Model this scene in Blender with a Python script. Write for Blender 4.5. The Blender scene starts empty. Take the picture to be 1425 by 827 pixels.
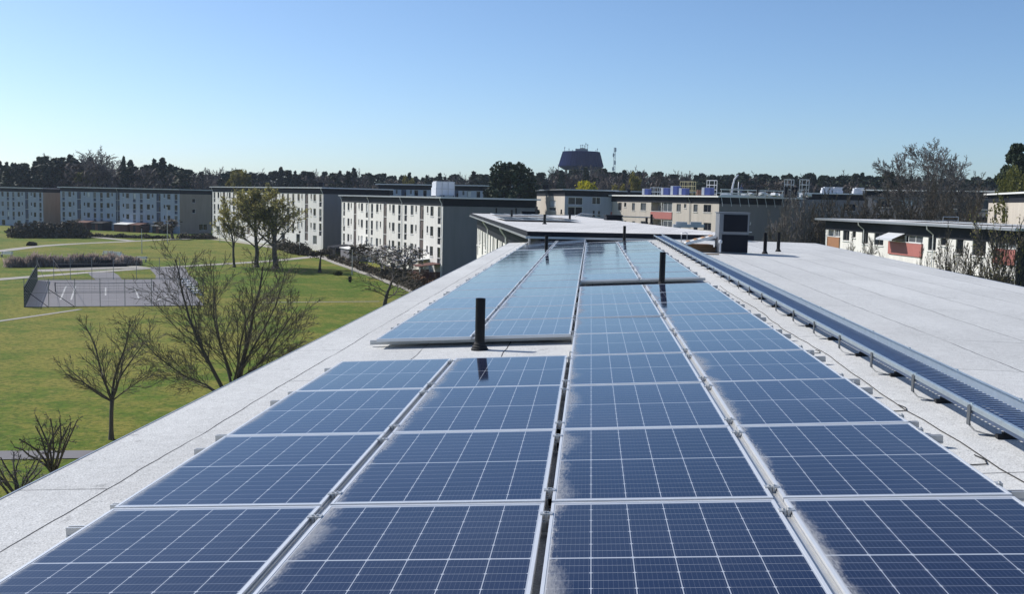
import bpy, math, random
import numpy as np
from mathutils import Vector, Matrix
R = math.radians
C = bpy.context.scene.collection
scene = bpy.context.scene
CZ = 12.0                                     # eye height above the world's zero

# ------------------------------------------------------------------ camera
F, PIT, YAW, ROL, X0 = 1466.6, .0921, -.0727, .0227, .1767     # focal length in pixels of a 1425 wide picture
def ray(x, y):
    x = (x - 712.5) / F; y = (y - 413.5) / F
    c, s = math.cos(ROL), math.sin(ROL)
    x, y = c*x + s*y, -s*x + c*y
    cp, sp = math.cos(PIT), math.sin(PIT)
    Y = cp - sp*y*(-1)*(-1); Z = -sp - cp*y
    cy, sy = math.cos(YAW), math.sin(YAW)
    return Vector((cy*x + sy*Y, -sy*x + cy*Y, Z))
cam = bpy.data.cameras.new('camera'); cam_o = bpy.data.objects.new('camera', cam); C.objects.link(cam_o)
fw = ray(712.5, 413.5).normalized(); rt = (ray(712.5 + F, 413.5) - ray(712.5, 413.5)).normalized(); up = rt.cross(fw)
M4 = Matrix.Identity(4)
for i in range(3):
    M4[i][0], M4[i][1], M4[i][2] = rt[i], up[i], -fw[i]
M4[0][3], M4[1][3], M4[2][3] = X0, 0, CZ
cam_o.matrix_world = M4
cam.sensor_width = 36; cam.lens = 36 * F / 1425; cam.clip_start = .1; cam.clip_end = 9000
scene.camera = cam_o

# ------------------------------------------------------------------ light
SUN_AZ, SUN_EL = R(-64), R(39)                # azimuth from +Y towards +X
w = bpy.data.worlds.new('World'); scene.world = w; w.use_nodes = True
nt = w.node_tree; bg = nt.nodes['Background']
sky = nt.nodes.new('ShaderNodeTexSky'); sky.sky_type = 'NISHITA'; sky.sun_disc = False
sky.sun_elevation = SUN_EL; sky.sun_rotation = SUN_AZ
sky.altitude = 50; sky.air_density = .75; sky.dust_density = .7; sky.ozone_density = 5
tint = nt.nodes.new('ShaderNodeMix'); tint.data_type = 'RGBA'; tint.blend_type = 'MULTIPLY'; tint.inputs[0].default_value = 1
tint.inputs[7].default_value = (.98, 1.02, 1.02, 1)
nt.links.new(sky.outputs[0], tint.inputs[6]); nt.links.new(tint.outputs[2], bg.inputs[0]); bg.inputs[1].default_value = .138
sl = bpy.data.lights.new('sun', 'SUN'); sl.energy = 5.0; sl.angle = R(.53); sl.color = (1, .95, .88)
so = bpy.data.objects.new('sun', sl); C.objects.link(so)
sd = Vector((math.sin(SUN_AZ)*math.cos(SUN_EL), math.cos(SUN_AZ)*math.cos(SUN_EL), math.sin(SUN_EL)))
so.rotation_euler = (-sd).to_track_quat('-Z', 'Y').to_euler(); so.location = sd*60 + Vector((0, 0, CZ))
vs = scene.view_settings; vs.view_transform = 'Standard'; vs.look = 'None'; vs.exposure = 0; vs.gamma = 1; vs.use_curve_mapping = False

# ------------------------------------------------------------------ helpers: placing
def atY(x, y, D):                             # the point seen at pixel (x, y), D metres ahead
    r = ray(x, y); r = r * (D / r.y); return Vector((r.x + X0, r.y, r.z + CZ))
def onplane(x, y, a, b=0.0):                  # on z = a + b*x (z relative to the eye)
    r = ray(x, y); t = (a + b*X0) / (r.z - b*r.x); return Vector((t*r.x + X0, t*r.y, t*r.z + CZ))
def G(x, y):                                  # ground height
    t = min(1, max(0, (y - 90) / 110)); t = t*t*(3 - 2*t)
    return CZ - 11.3 + .7*t
def onground(x, y):
    z = -11.3
    for _ in range(12):
        p = onplane(x, y, z); z = G(p.x, p.y) - CZ
    p.z = G(p.x, p.y); return p
def roof_z(x):                                # top of our roof
    if x <= 3.2: return CZ - 1.677 + .059*x
    return CZ - 1.488 - .01*(x - 3.2)
def panel_z(x): return CZ - 1.557 + .059*x

# ------------------------------------------------------------------ helpers: meshes
class MB:
    def __init__(s): s.v, s.f, s.m = [], [], []
    def poly(s, pts, m=0):
        n = len(s.v); s.v += [tuple(p) for p in pts]; s.f.append(tuple(range(n, n + len(pts)))); s.m.append(m)
    def box(s, x0, x1, y0, y1, z0, z1, m=0, T=None):
        n = len(s.v)
        c = [(x0,y0,z0),(x1,y0,z0),(x1,y1,z0),(x0,y1,z0),(x0,y0,z1),(x1,y0,z1),(x1,y1,z1),(x0,y1,z1)]
        if T is not None: c = [tuple(T @ Vector(p)) for p in c]
        s.v += c
        for q in ((0,3,2,1),(4,5,6,7),(0,1,5,4),(1,2,6,5),(2,3,7,6),(3,0,4,7)):
            s.f.append(tuple(n + i for i in q)); s.m.append(m)
    def prism(s, pts, z0, z1, m=0):           # pts counter-clockwise in plan
        n = len(s.v); k = len(pts)
        s.v += [(p[0], p[1], z0) for p in pts] + [(p[0], p[1], z1) for p in pts]
        s.f.append(tuple(range(n + k - 1, n - 1, -1))); s.m.append(m)
        s.f.append(tuple(range(n + k, n + 2*k))); s.m.append(m)
        for i in range(k):
            j = (i + 1) % k; s.f.append((n+i, n+j, n+k+j, n+k+i)); s.m.append(m)
    def tube(s, pts, rad, sides=6, m=0, cap=True):
        pts = [Vector(p) for p in pts]; n0 = len(s.v)
        if not hasattr(rad, '__len__'): rad = [rad]*len(pts)
        prev = None
        for i, p in enumerate(pts):
            d = (pts[min(i+1, len(pts)-1)] - pts[max(i-1, 0)])
            d = d.normalized() if d.length > 1e-9 else Vector((0,0,1))
            if prev is None:
                a = d.cross(Vector((0,0,1)) if abs(d.z) < .9 else Vector((1,0,0))).normalized()
            else:
                a = (prev - d*prev.dot(d)); a = a.normalized() if a.length > 1e-6 else d.orthogonal().normalized()
            prev = a; b = d.cross(a)
            for k in range(sides):
                t = 2*math.pi*k/sides; q = p + (a*math.cos(t) + b*math.sin(t))*rad[i]
                s.v.append((q.x, q.y, q.z))
        for i in range(len(pts)-1):
            for k in range(sides):
                k2 = (k+1) % sides
                s.f.append((n0+i*sides+k, n0+i*sides+k2, n0+(i+1)*sides+k2, n0+(i+1)*sides+k)); s.m.append(m)
        if cap:
            s.f.append(tuple(n0 + k for k in range(sides-1, -1, -1))); s.m.append(m)
            e = n0 + (len(pts)-1)*sides; s.f.append(tuple(e + k for k in range(sides))); s.m.append(m)
    def lathe(s, prof, sides=20, m=0, cx=0, cy=0):
        n0 = len(s.v)
        for r, z in prof:
            for k in range(sides):
                t = 2*math.pi*k/sides; s.v.append((cx + r*math.cos(t), cy + r*math.sin(t), z))
        for i in range(len(prof)-1):
            for k in range(sides):
                k2 = (k+1) % sides
                s.f.append((n0+i*sides+k, n0+i*sides+k2, n0+(i+1)*sides+k2, n0+(i+1)*sides+k)); s.m.append(m)
        s.f.append(tuple(n0+k for k in range(sides-1,-1,-1))); s.m.append(m)
        e = n0+(len(prof)-1)*sides; s.f.append(tuple(e+k for k in range(sides))); s.m.append(m)
    def mesh(s, name, mats, smooth=False):
        me = bpy.data.meshes.new(name); me.from_pydata(s.v, [], s.f)
        for m in (mats if isinstance(mats, (list, tuple)) else [mats]): me.materials.append(m)
        me.polygons.foreach_set('material_index', s.m)
        if smooth: me.polygons.foreach_set('use_smooth', [True]*len(s.f))
        me.update(); return me
    def build(s, name, mats, parent=None, smooth=False, loc=None):
        return link(name, s.mesh(name, mats, smooth), parent, loc)
def link(name, me, parent=None, loc=None):
    o = bpy.data.objects.new(name, me); C.objects.link(o)
    if parent is not None: o.parent = parent
    if loc is not None: o.location = loc
    return o
def tag(o, label=None, cat=None, group=None, kind=None):
    if label: o['label'] = label
    if cat: o['category'] = cat
    if group: o['group'] = group
    if kind: o['kind'] = kind
    return o
def empty(name, loc=(0,0,0), rz=0):
    o = bpy.data.objects.new(name, None); C.objects.link(o); o.location = loc; o.rotation_euler = (0,0,rz)
    o.empty_display_size = .3; return o
def copy_tree(o, parent=None):
    c = o.copy(); C.objects.link(c)
    if parent is not None: c.parent = parent
    for ch in list(o.children): copy_tree(ch, c)
    return c
ORD = ['first','second','third','fourth','fifth','sixth','seventh','eighth','ninth','tenth','eleventh','twelfth','thirteenth','fourteenth']

# ------------------------------------------------------------------ helpers: materials
class NT:
    def __init__(s, name):
        s.mat = bpy.data.materials.new(name); s.mat.use_nodes = True; s.t = s.mat.node_tree
        s.p = s.t.nodes['Principled BSDF']
    def n(s, typ, **kw):
        k = s.t.nodes.new(typ)
        for a, b in kw.items(): setattr(k, a, b)
        return k
    def put(s, sock, v):
        if isinstance(v, (int, float)): sock.default_value = v
        elif isinstance(v, (tuple, list)): sock.default_value = tuple(v) + ((1,) if len(v) == 3 and sock.type == 'RGBA' else ())
        else: s.t.links.new(v, sock)
    def m(s, op, a, b=None, c=None):
        k = s.n('ShaderNodeMath', operation=op); s.put(k.inputs[0], a)
        if b is not None: s.put(k.inputs[1], b)
        if c is not None: s.put(k.inputs[2], c)
        return k.outputs[0]
    def step(s, v, lo, hi):                   # smooth 0..1 between lo and hi
        k = s.n('ShaderNodeMapRange', interpolation_type='SMOOTHSTEP')
        s.put(k.inputs[0], v); s.put(k.inputs[1], lo); s.put(k.inputs[2], hi); return k.outputs[0]
    def mix(s, f, a, b):
        k = s.n('ShaderNodeMix', data_type='RGBA'); s.put(k.inputs[0], f); s.put(k.inputs[6], a); s.put(k.inputs[7], b); return k.outputs[2]
    def noise(s, vec, scale, detail=3, rough=.55):
        k = s.n('ShaderNodeTexNoise'); k.inputs['Scale'].default_value = scale; k.inputs['Detail'].default_value = detail
        k.inputs['Roughness'].default_value = rough
        if vec is not None: s.t.links.new(vec, k.inputs['Vector'])
        return k.outputs['Fac']
    def pos(s): return s.n('ShaderNodeNewGeometry').outputs['Position']
    def obj(s): return s.n('ShaderNodeTexCoord').outputs['Object']
    def xyz(s, v):
        k = s.n('ShaderNodeSeparateXYZ'); s.t.links.new(v, k.inputs[0]); return k.outputs
    def vec(s, x, y, z):
        k = s.n('ShaderNodeCombineXYZ'); s.put(k.inputs[0], x); s.put(k.inputs[1], y); s.put(k.inputs[2], z); return k.outputs[0]
    def bump(s, h, strength=.3, dist=.02):
        k = s.n('ShaderNodeBump'); k.inputs['Strength'].default_value = strength; k.inputs['Distance'].default_value = dist
        s.t.links.new(h, k.inputs['Height']); s.t.links.new(k.outputs[0], s.p.inputs['Normal'])
    def col(s, v): s.put(s.p.inputs['Base Color'], v)
    def rough(s, v): s.put(s.p.inputs['Roughness'], v)
def simple(name, c, rough=.7, var=.12, scale=3.0, metal=0, spec=.5, fine=0):
    k = NT(name); p = k.pos(); f = k.noise(p, scale, 4)
    a = tuple(x*(1-var) for x in c); b = tuple(min(1, x*(1+var)) for x in c)
    k.col(k.mix(f, a, b)); k.rough(rough); k.p.inputs['Metallic'].default_value = metal; k.p.inputs['Specular IOR Level'].default_value = spec
    if fine: k.bump(k.noise(p, fine, 3), .25, .01)
    return k.mat

def mat_felt(name, base, rot=0.0, shift=(0, 0)):
    k = NT(name); P = k.pos()
    mp = k.n('ShaderNodeMapping'); mp.inputs['Rotation'].default_value = (0, 0, rot); mp.inputs['Location'].default_value = (shift[0], shift[1], 0)
    k.t.links.new(P, mp.inputs[0]); P2 = mp.outputs[0]
    x, y, z = k.xyz(P2)
    wob = k.m('MULTIPLY', k.m('SUBTRACT', k.noise(P2, .8, 3), .5), .11)
    wob2 = k.m('MULTIPLY', k.m('SUBTRACT', k.noise(P2, .25, 2), .5), .3)
    br = k.n('ShaderNodeTexBrick', offset=.37, offset_frequency=2, squash=1)
    br.inputs['Scale'].default_value = 1; br.inputs['Mortar Size'].default_value = .0075; br.inputs['Mortar Smooth'].default_value = .25
    br.inputs['Brick Width'].default_value = 6.2; br.inputs['Row Height'].default_value = 1.0
    br.inputs['Color1'].default_value = (1,1,1,1); br.inputs['Color2'].default_value = (.78,.78,.78,1)
    k.t.links.new(k.vec(k.m('ADD', y, wob2), k.m('ADD', x, wob), 0), br.inputs['Vector'])
    seam = k.m('MULTIPLY', br.outputs['Fac'], k.step(k.noise(P2, .7, 4), .36, .54))
    sheet = k.m('MULTIPLY', k.m('SUBTRACT', k.noise(k.vec(k.m('MULTIPLY', x, 1.0), k.m('MULTIPLY', y, .12), 0), 1.3, 2), .5), .22)
    big = k.m('MULTIPLY', k.m('SUBTRACT', k.noise(P2, .35, 5), .5), .38)
    grain = k.m('ADD', k.m('MULTIPLY', k.m('SUBTRACT', k.noise(P2, 95, 2, .7), .5), 1.5), k.m('MULTIPLY', k.m('SUBTRACT', k.noise(P2, 11, 4, .65), .5), .42))
    speck = k.m('MULTIPLY', k.step(k.noise(P2, 55, 1), .66, .72), -.30)
    spot = k.m('MULTIPLY', k.step(k.noise(P2, 6, 5), .64, .72), -.22)
    lum = k.m('ADD', k.m('ADD', k.m('ADD', k.m('ADD', k.m('ADD', 1, sheet), big), grain), speck), spot)
    lum = k.m('MULTIPLY', lum, k.m('ADD', .62, k.m('MULTIPLY', k.xyz(br.outputs['Color'])[0], .41)))
    c = k.n('ShaderNodeVectorMath', operation='SCALE'); c.inputs[0].default_value = base; k.t.links.new(lum, c.inputs['Scale'])
    k.col(k.mix(seam, c.outputs[0], (.05, .05, .055)))
    k.rough(.9); k.p.inputs['Specular IOR Level'].default_value = .25
    k.bump(k.m('ADD', k.noise(P2, 70, 3), k.m('MULTIPLY', seam, -1.5)), .35, .012)
    return k.mat
def mat_solar():
    k = NT('solar_cells'); x, y, z = k.xyz(k.obj()); P = k.pos()
    info = k.n('ShaderNodeObjectInfo')
    xi = k.m('SUBTRACT', x, .021); fx = k.m('FRACT', k.m('DIVIDE', xi, .182))
    dx = k.m('MULTIPLY', k.m('MINIMUM', fx, k.m('SUBTRACT', 1, fx)), .182)
    yc = k.m('SUBTRACT', k.m('ABSOLUTE', k.m('SUBTRACT', y, .861)), .006)
    fy = k.m('FRACT', k.m('DIVIDE', yc, .0905)); dy = k.m('MULTIPLY', k.m('MINIMUM', fy, k.m('SUBTRACT', 1, fy)), .0905)
    f2 = k.m('FRACT', k.m('DIVIDE', yc, .181)); d2 = k.m('MULTIPLY', k.m('MINIMUM', f2, k.m('SUBTRACT', 1, f2)), .181)
    lx = k.step(dx, .0028, .0012); ly = k.m('MULTIPLY', k.step(dy, .0018, .0006), .75)
    mid = k.step(yc, .002, -.001); edge = k.m('MAXIMUM', k.step(yc, .816, .819), k.m('MAXIMUM', k.step(x, .021, .018), k.step(x, 1.113, 1.116)))
    dia = k.step(k.m('ADD', dx, d2), .011, .008)
    fb = k.m('FRACT', k.m('MULTIPLY', k.m('DIVIDE', xi, .182), 9)); bus = k.m('MULTIPLY', k.step(k.m('ABSOLUTE', k.m('SUBTRACT', fb, .5)), .045, .02), .16)
    ln = k.m('MAXIMUM', k.m('MAXIMUM', k.m('MAXIMUM', lx, ly), k.m('MAXIMUM', mid, edge)), k.m('MAXIMUM', dia, bus))
    vari = k.m('MULTIPLY', k.m('SUBTRACT', info.outputs['Random'], .5), .5)
    cell = k.mix(k.m('ADD', k.noise(P, 1.5, 3), vari), (.0045, .0085, .032), (.0085, .0150, .052))
    c = k.mix(ln, cell, (.42, .45, .50))
    # dust that has collected along the lower long edge, and a thin film of it
    amt = k.xyz(info.outputs['Color'])[0]
    px, py, pz = k.xyz(P)
    wn = k.noise(k.vec(k.m('MULTIPLY', px, .9), py, 0), 1.15, 3)
    wid = k.m('ADD', .026, k.m('MULTIPLY', amt, k.m('MULTIPLY', k.step(wn, .36, .74), .10)))
    fib = k.m('MULTIPLY', k.m('SUBTRACT', k.noise(k.vec(k.m('MULTIPLY', px, 60), k.m('MULTIPLY', py, 14), 0), 1, 4, .7), .5), .16)
    dd = k.m('ADD', x, k.m('MULTIPLY', fib, amt))
    dust = k.m('MULTIPLY', k.step(k.m('DIVIDE', dd, wid), 1.7, -.1), k.m('MULTIPLY', k.m('ADD', .25, k.m('MULTIPLY', k.noise(k.vec(k.m('MULTIPLY', px, 150), k.m('MULTIPLY', py, 22), 0), 1, 3, .6), .8)), .9))
    vo = k.n('ShaderNodeTexVoronoi', feature='F1'); vo.inputs['Scale'].default_value = 1; vo.inputs['Randomness'].default_value = 1
    k.t.links.new(k.vec(k.m('MULTIPLY', px, 1.6), k.m('MULTIPLY', py, 1.1), 0), vo.inputs['Vector'])
    sp_on = k.m('GREATER_THAN', k.xyz(vo.outputs['Color'])[0], .90)
    spl = k.m('MULTIPLY', k.m('MULTIPLY', k.step(k.m('ADD', vo.outputs['Distance'], k.m('MULTIPLY', k.noise(P, 30, 4, .7), .16)), .115, .095), sp_on), .85)
    film = k.m('MULTIPLY', k.step(k.noise(P, .8, 5, .65), .35, .8), .028)
    ds = k.m('MINIMUM', .92, k.m('MAXIMUM', k.m('MAXIMUM', dust, spl), film))
    k.col(k.mix(ds, c, (.50, .49, .47)))
    k.rough(k.m('ADD', k.m('ADD', .045, k.m('MULTIPLY', ds, .6)), k.m('MULTIPLY', k.noise(P, 2.5, 3), .03)))
    k.p.inputs['IOR'].default_value = 1.36; k.p.inputs['Specular IOR Level'].default_value = .5
    k.bump(k.noise(P, .9, 2), .06, .01)
    return k.mat
def mat_grass():
    k = NT('meadow_grass'); P = k.pos()
    a = k.noise(P, .035, 5, .6); b = k.noise(P, .30, 6, .72); c = k.noise(P, 1.3, 6, .8); d = k.noise(P, 3.2, 5, .8)
    g = k.mix(k.step(k.m('ADD', k.m('MULTIPLY', a, .5), k.m('MULTIPLY', b, .5)), .42, .58), (.080, .142, .009), (.225, .205, .038))
    g = k.mix(k.m('MULTIPLY', k.step(c, .50, .66), .62), g, (.27, .22, .06))
    g = k.mix(k.m('MULTIPLY', k.step(d, .54, .40), .72), g, (.042, .076, .006))
    k.col(g); k.rough(.95); k.p.inputs['Specular IOR Level'].default_value = .15
    k.bump(k.m('ADD', c, d), .5, .12)
    return k.mat
def mat_render(name, base, joint=2.75, var=.1):   # rendered precast wall with panel joints
    k = NT(name); P = k.pos(); x, y, z = k.xyz(P)
    st = k.noise(k.vec(k.m('MULTIPLY', x, 1.5), k.m('MULTIPLY', y, 1.5), k.m('MULTIPLY', z, .25)), .8, 5)
    g = k.noise(P, 9, 3, .7)
    f = k.m('ADD', k.m('MULTIPLY', st, .6), k.m('MULTIPLY', g, .4))
    k.col(k.mix(k.step(f, .3, .7), tuple(v*(1-var) for v in base), tuple(min(1, v*(1+var)) for v in base)))
    k.rough(.85); k.p.inputs['Specular IOR Level'].default_value = .3; k.bump(g, .2, .02)
    return k.mat
def mat_glass(name, c, r=.06):
    k = NT(name); P = k.pos(); k.col(k.mix(k.noise(P, .7, 2), tuple(v*.6 for v in c), tuple(v*1.4 for v in c))); k.rough(r)
    k.p.inputs['IOR'].default_value = 1.5; return k.mat
def mat_leaf(name, a, b, trans=0):
    k = NT(name); P = k.pos(); inf = k.n('ShaderNodeObjectInfo')
    f = k.m('ADD', k.m('MULTIPLY', k.noise(P, .35, 3), .75), k.m('MULTIPLY', inf.outputs['Random'], .25))
    f = k.m('ADD', k.m('MULTIPLY', f, .6), k.m('MULTIPLY', k.noise(P, 2.6, 2), .4))
    c = k.mix(k.step(f, .3, .7), a, b); k.col(c); k.rough(.75); k.p.inputs['Specular IOR Level'].default_value = .25
    if trans:
        tr = k.n('ShaderNodeBsdfTranslucent'); k.t.links.new(c, tr.inputs[0]); mx = k.n('ShaderNodeMixShader'); mx.inputs[0].default_value = trans
        k.t.links.new(k.p.outputs[0], mx.inputs[1]); k.t.links.new(tr.outputs[0], mx.inputs[2]); k.t.links.new(mx.outputs[0], k.t.nodes['Material Output'].inputs['Surface'])
    return k.mat

m_felt = mat_felt('roof_felt', (.535, .540, .532), 0, (.75, 0))
m_felt2 = mat_felt('roof_felt_neighbour', (.60, .595, .585), R(9))
m_solar = mat_solar(); m_grass = mat_grass()
m_alu = simple('aluminium_frame', (.72, .73, .74), .38, .08, 8, .35)
m_alu_mill = simple('mill_aluminium', (.55, .55, .54), .42, .12, 12, .6)
m_galv = simple('galvanised_steel', (.55, .62, .66), .38, .16, 14, .75)
m_galv_deck = simple('galvanised_grating', (.17, .23, .36), .35, .2, 20, .8)
m_brk = simple('backlit_steel_bracket', (.13, .14, .15), .5, .2, 9, .5)  # steel brackets, their backlit darkness put into the base colour
m_pipe = simple('black_vent_pipe', (.008, .008, .010), .5, .4, 9, 0, .22)
m_rubber = simple('black_rubber', (.015, .015, .016), .8, .3, 9)
m_dark = simple('dark_slate_fascia', (.017, .019, .026), .7, .3, 1.5, 0, .15)
m_darkbox = simple('dark_metal_panel', (.009, .011, .018), .6, .3, 3, 0, .2)
m_silver = simple('silver_sheet_metal', (.45, .46, .48), .35, .1, 6, .7)
m_hvac = simple('grey_sheet_metal', (.20, .21, .23), .5, .12, 6, .4)
m_white = simple('white_paint', (.78, .78, .76), .5, .06, 4)
m_frame = simple('window_frame_paint', (.17, .16, .15), .5, .15, 3)
m_frame_dark = simple('window_frame_brown', (.08, .06, .05), .5, .2, 3)
m_cream = mat_render('cream_render', (.74, .72, .675)); m_beige = mat_render('beige_render', (.52, .47, .41))
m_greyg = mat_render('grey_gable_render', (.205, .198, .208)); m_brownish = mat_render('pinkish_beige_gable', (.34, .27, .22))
m_shadeblue = mat_render('shade_tinted_render', (.37, .405, .48)); m_base = mat_render('plinth_concrete', (.22, .21, .20))  # first: pale walls facing away from the sun, bluish shade put into the colour
m_pane = mat_glass('window_glass', (.012, .015, .02)); m_pane2 = mat_glass('window_glass_curtain', (.10, .11, .12), .12)
m_pane3 = mat_glass('window_glass_bright', (.55, .56, .56), .3)
m_brown = simple('brown_cladding', (.10, .072, .062), .6, .2, 2); m_navy = simple('navy_cladding', (.035, .05, .10), .55, .2, 2)
m_pink = simple('red_balcony_panel', (.42, .145, .125), .6, .12, 2); m_orange = simple('rust_orange_panel', (.33, .16, .08), .7, .25, 4)
m_asph = simple('court_asphalt', (.165, .160, .170), .9, .14, .6, fine=8)
m_path = simple('gravel_path', (.34, .32, .28), .95, .12, 1.5, fine=10); m_line = simple('line_paint', (.42, .42, .41), .7, .2, 6)
m_bark = simple('bark', (.085, .072, .060), .9, .4, 3, fine=12); m_twig = simple('bare_twigs', (.105, .088, .066), .9, .35, 2)
m_twig_grey = simple('grey_bare_twigs', (.19, .17, .155), .9, .3, 1)
m_wood = simple('timber', (.30, .17, .085), .8, .3, 5); m_woodred = simple('red_brown_fence_wood', (.10, .032, .022), .8, .25, 3)
m_blue = simple('blue_wrapped_goods', (.06, .09, .30), .5, .25, 2); m_wrap = simple('white_plastic_wrap', (.60, .62, .66), .45, .12, 2)
m_brick = simple('brown_bricks', (.28, .15, .10), .85, .3, 3); m_net = simple('green_net', (.015, .035, .028), .9, .3, 1)
m_conif = mat_leaf('pine_needles', (.012, .022, .014), (.050, .072, .034)); m_brownwood = mat_leaf('bare_wood_haze', (.060, .048, .041), (.16, .128, .108))
m_willow = mat_leaf('willow_buds', (.10, .095, .022), (.24, .21, .05), .4); m_yellow = mat_leaf('yellow_blossom', (.26, .24, .012), (.58, .52, .03), .4)
m_olive = mat_leaf('olive_leaves', (.045, .058, .014), (.16, .16, .042), .35); m_bud = mat_leaf('young_buds', (.22, .205, .07), (.42, .38, .13), .5)
m_hedge = mat_leaf('hedge_twigs', (.045, .038, .025), (.13, .105, .07)); m_tuft = mat_leaf('dry_reeds', (.28, .22, .19), (.58, .48, .42), .4)
m_blossom = mat_leaf('pale_blossom', (.25, .23, .22), (.55, .50, .48)); m_tower = simple('dark_blue_tower_cladding', (.0015, .011, .075), .8, .3, .3, 0, .05)
m_conc = simple('weathered_concrete', (.33, .32, .30), .9, .2, 2); m_cloth_d = simple('dark_work_clothes', (.018, .018, .024), .8, .3, 5)
m_skin = simple('skin', (.42, .26, .19), .6, .1, 5); m_cloth_b = simple('blue_work_jacket', (.04, .06, .12), .8, .3, 5)

# ------------------------------------------------------------------ ground
def grid_sheet(xs, ys, fn, name, mat):
    v = [(x, y, fn(x, y)) for y in ys for x in xs]; n = len(xs)
    f = [(j*n+i, j*n+i+1, (j+1)*n+i+1, (j+1)*n+i) for j in range(len(ys)-1) for i in range(n-1)]
    me = bpy.data.meshes.new(name); me.from_pydata(v, [], f); me.materials.append(mat); return link(name, me)
xs = [-4000, -2000, -1000, -500, -300] + list(range(-220, 121, 10)) + [160, 240, 400, 800, 2000, 4000]
ys = [-600, -200, -80, -40, 0, 30, 60] + list(range(80, 221, 5)) + [260, 320, 420, 600, 1000, 2000, 5000]
tag(grid_sheet(xs, ys, G, 'grass_ground', m_grass), kind='structure')

def strip_on_ground(name, pts, width, mat, lift, kind='structure'):
    P = [onground(*p) for p in pts]; Q = []
    for a, b in zip(P[:-1], P[1:]):
        n = max(1, int((b-a).length/4))
        Q += [a.lerp(b, i/n) for i in range(n)]
    Q.append(P[-1]); S = Q
    for _ in range(3): S = [S[0]] + [(S[i-1]+S[i]*2+S[i+1])/4 for i in range(1, len(S)-1)] + [S[-1]]
    mb = MB(); wv = []
    for i, p in enumerate(S):
        d = (S[min(i+1, len(S)-1)] - S[max(i-1, 0)]); d.z = 0; d.normalize(); s = Vector((-d.y, d.x, 0))*width*(.5 + .04*math.sin(i*1.7))
        wv.append((p + s, p - s))
    for (a, b), (c, d) in zip(wv[:-1], wv[1:]):
        mb.poly([(q.x, q.y, G(q.x, q.y)+lift) for q in (b, d, c, a)])
    o = mb.build(name, mat)
    return tag(o, kind=kind)
strip_on_ground('gravel_path', [(-60,356),(0,350),(50,343),(110,339),(190,336),(235,333),(290,332),(335,337),(390,346),(432,353),(462,362),(495,374),(535,388),(575,402),(620,424)], 2.6, m_path, .030)
strip_on_ground('park_path', [(-60,394),(0,389),(60,384),(130,379),(200,374),(270,370),(330,367),(390,363),(440,357)], 2.2, m_path, .034)
strip_on_ground('entrance_path', [(100,327),(140,331),(188,336)], 2.4, m_path, .038)
strip_on_ground('front_footpath', [(-120,636),(-20,635),(70,634),(170,633),(260,632)], 1.45, m_asph, .03)
strip_on_ground('court_path', [(140,379.5),(150,387),(156,394)], 3.2, m_asph, .042)
strip_on_ground('side_court_path', [(232,372),(240,384),(250,398)], 4.5, m_asph, .046)
strip_on_ground('worn_track', [(-40,453),(0,448),(50,440),(112,431)], .6, m_path, .028)
strip_on_ground('touchline', [(365,421.5),(430,420.8),(528,420)], .35, m_path, .028)
# ball court
cA, cB, cC, cD = onground(34,428), onground(285,426), onground(252,389), onground(52,390)
mb = MB()
def cpt(u, v): p = cA.lerp(cB, u).lerp(cD.lerp(cC, u), v); return (p.x, p.y, G(p.x, p.y)+.036)
for i in range(10):
    for j in range(12): mb.poly([cpt(i/10, j/12), cpt((i+1)/10, j/12), cpt((i+1)/10, (j+1)/12), cpt(i/10, (j+1)/12)])
tag(mb.build('ball_court', m_asph), kind='structure')
def court_line(name, a, b, w_=.17):
    a, b = onground(*a), onground(*b); d = (b-a); d.z = 0; d.normalize(); s = Vector((-d.y, d.x, 0))*w_/2
    for i in range(8):
        c, e = a.lerp(b, i/8), a.lerp(b, (i+1)/8); mb.poly([(q.x, q.y, G(q.x, q.y)+.05) for q in (c-s, e-s, e+s, c+s)])
mb = MB()
for a, b in [((84,418),(92,399)),((99,418),(105,399)),((147,412),(147,401)),((193,416),(188,402)),((214,421),(243,408)),((140,418),(165,418))]: court_line('l', a, b)
tag(mb.build('court_markings', m_line), kind='structure')

# ------------------------------------------------------------------ apartment blocks
_wc = {}
def window_part(parent, x, z, w_, h, y=.09, fm=None, pm=None, mull=None, sill=True, name='window'):
    fm = fm or m_frame; pm = pm or m_pane
    if mull is None: mull = w_ > 1.25
    key = (round(w_, 2), round(h, 2), fm.name, pm.name, mull, sill, name)
    if key not in _wc:
        a = MB(); t = .07
        a.box(0, t, 0, .06, 0, h); a.box(w_-t, w_, 0, .06, 0, h); a.box(t, w_-t, 0, .06, 0, t); a.box(t, w_-t, 0, .06, h-t, h)
        if mull: a.box(w_*.5-t*.6, w_*.5+t*.6, .004, .058, t, h-t)
        b = MB(); b.box(t, w_-t, .03, .05, t, h-t)
        s_ = None
        if sill:
            s_ = MB(); s_.box(-.06, w_+.06, -.17, -.002, -.09, -.03); s_ = s_.mesh('window_sill', m_white)
        _wc[key] = (a.mesh(name, fm), b.mesh('pane', pm), s_)
    fr, pa, si = _wc[key]
    o = link(name, fr, parent, (x, y, z)); link('pane', pa, o)
    if si: link('sill', si, o)
    return o
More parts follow.
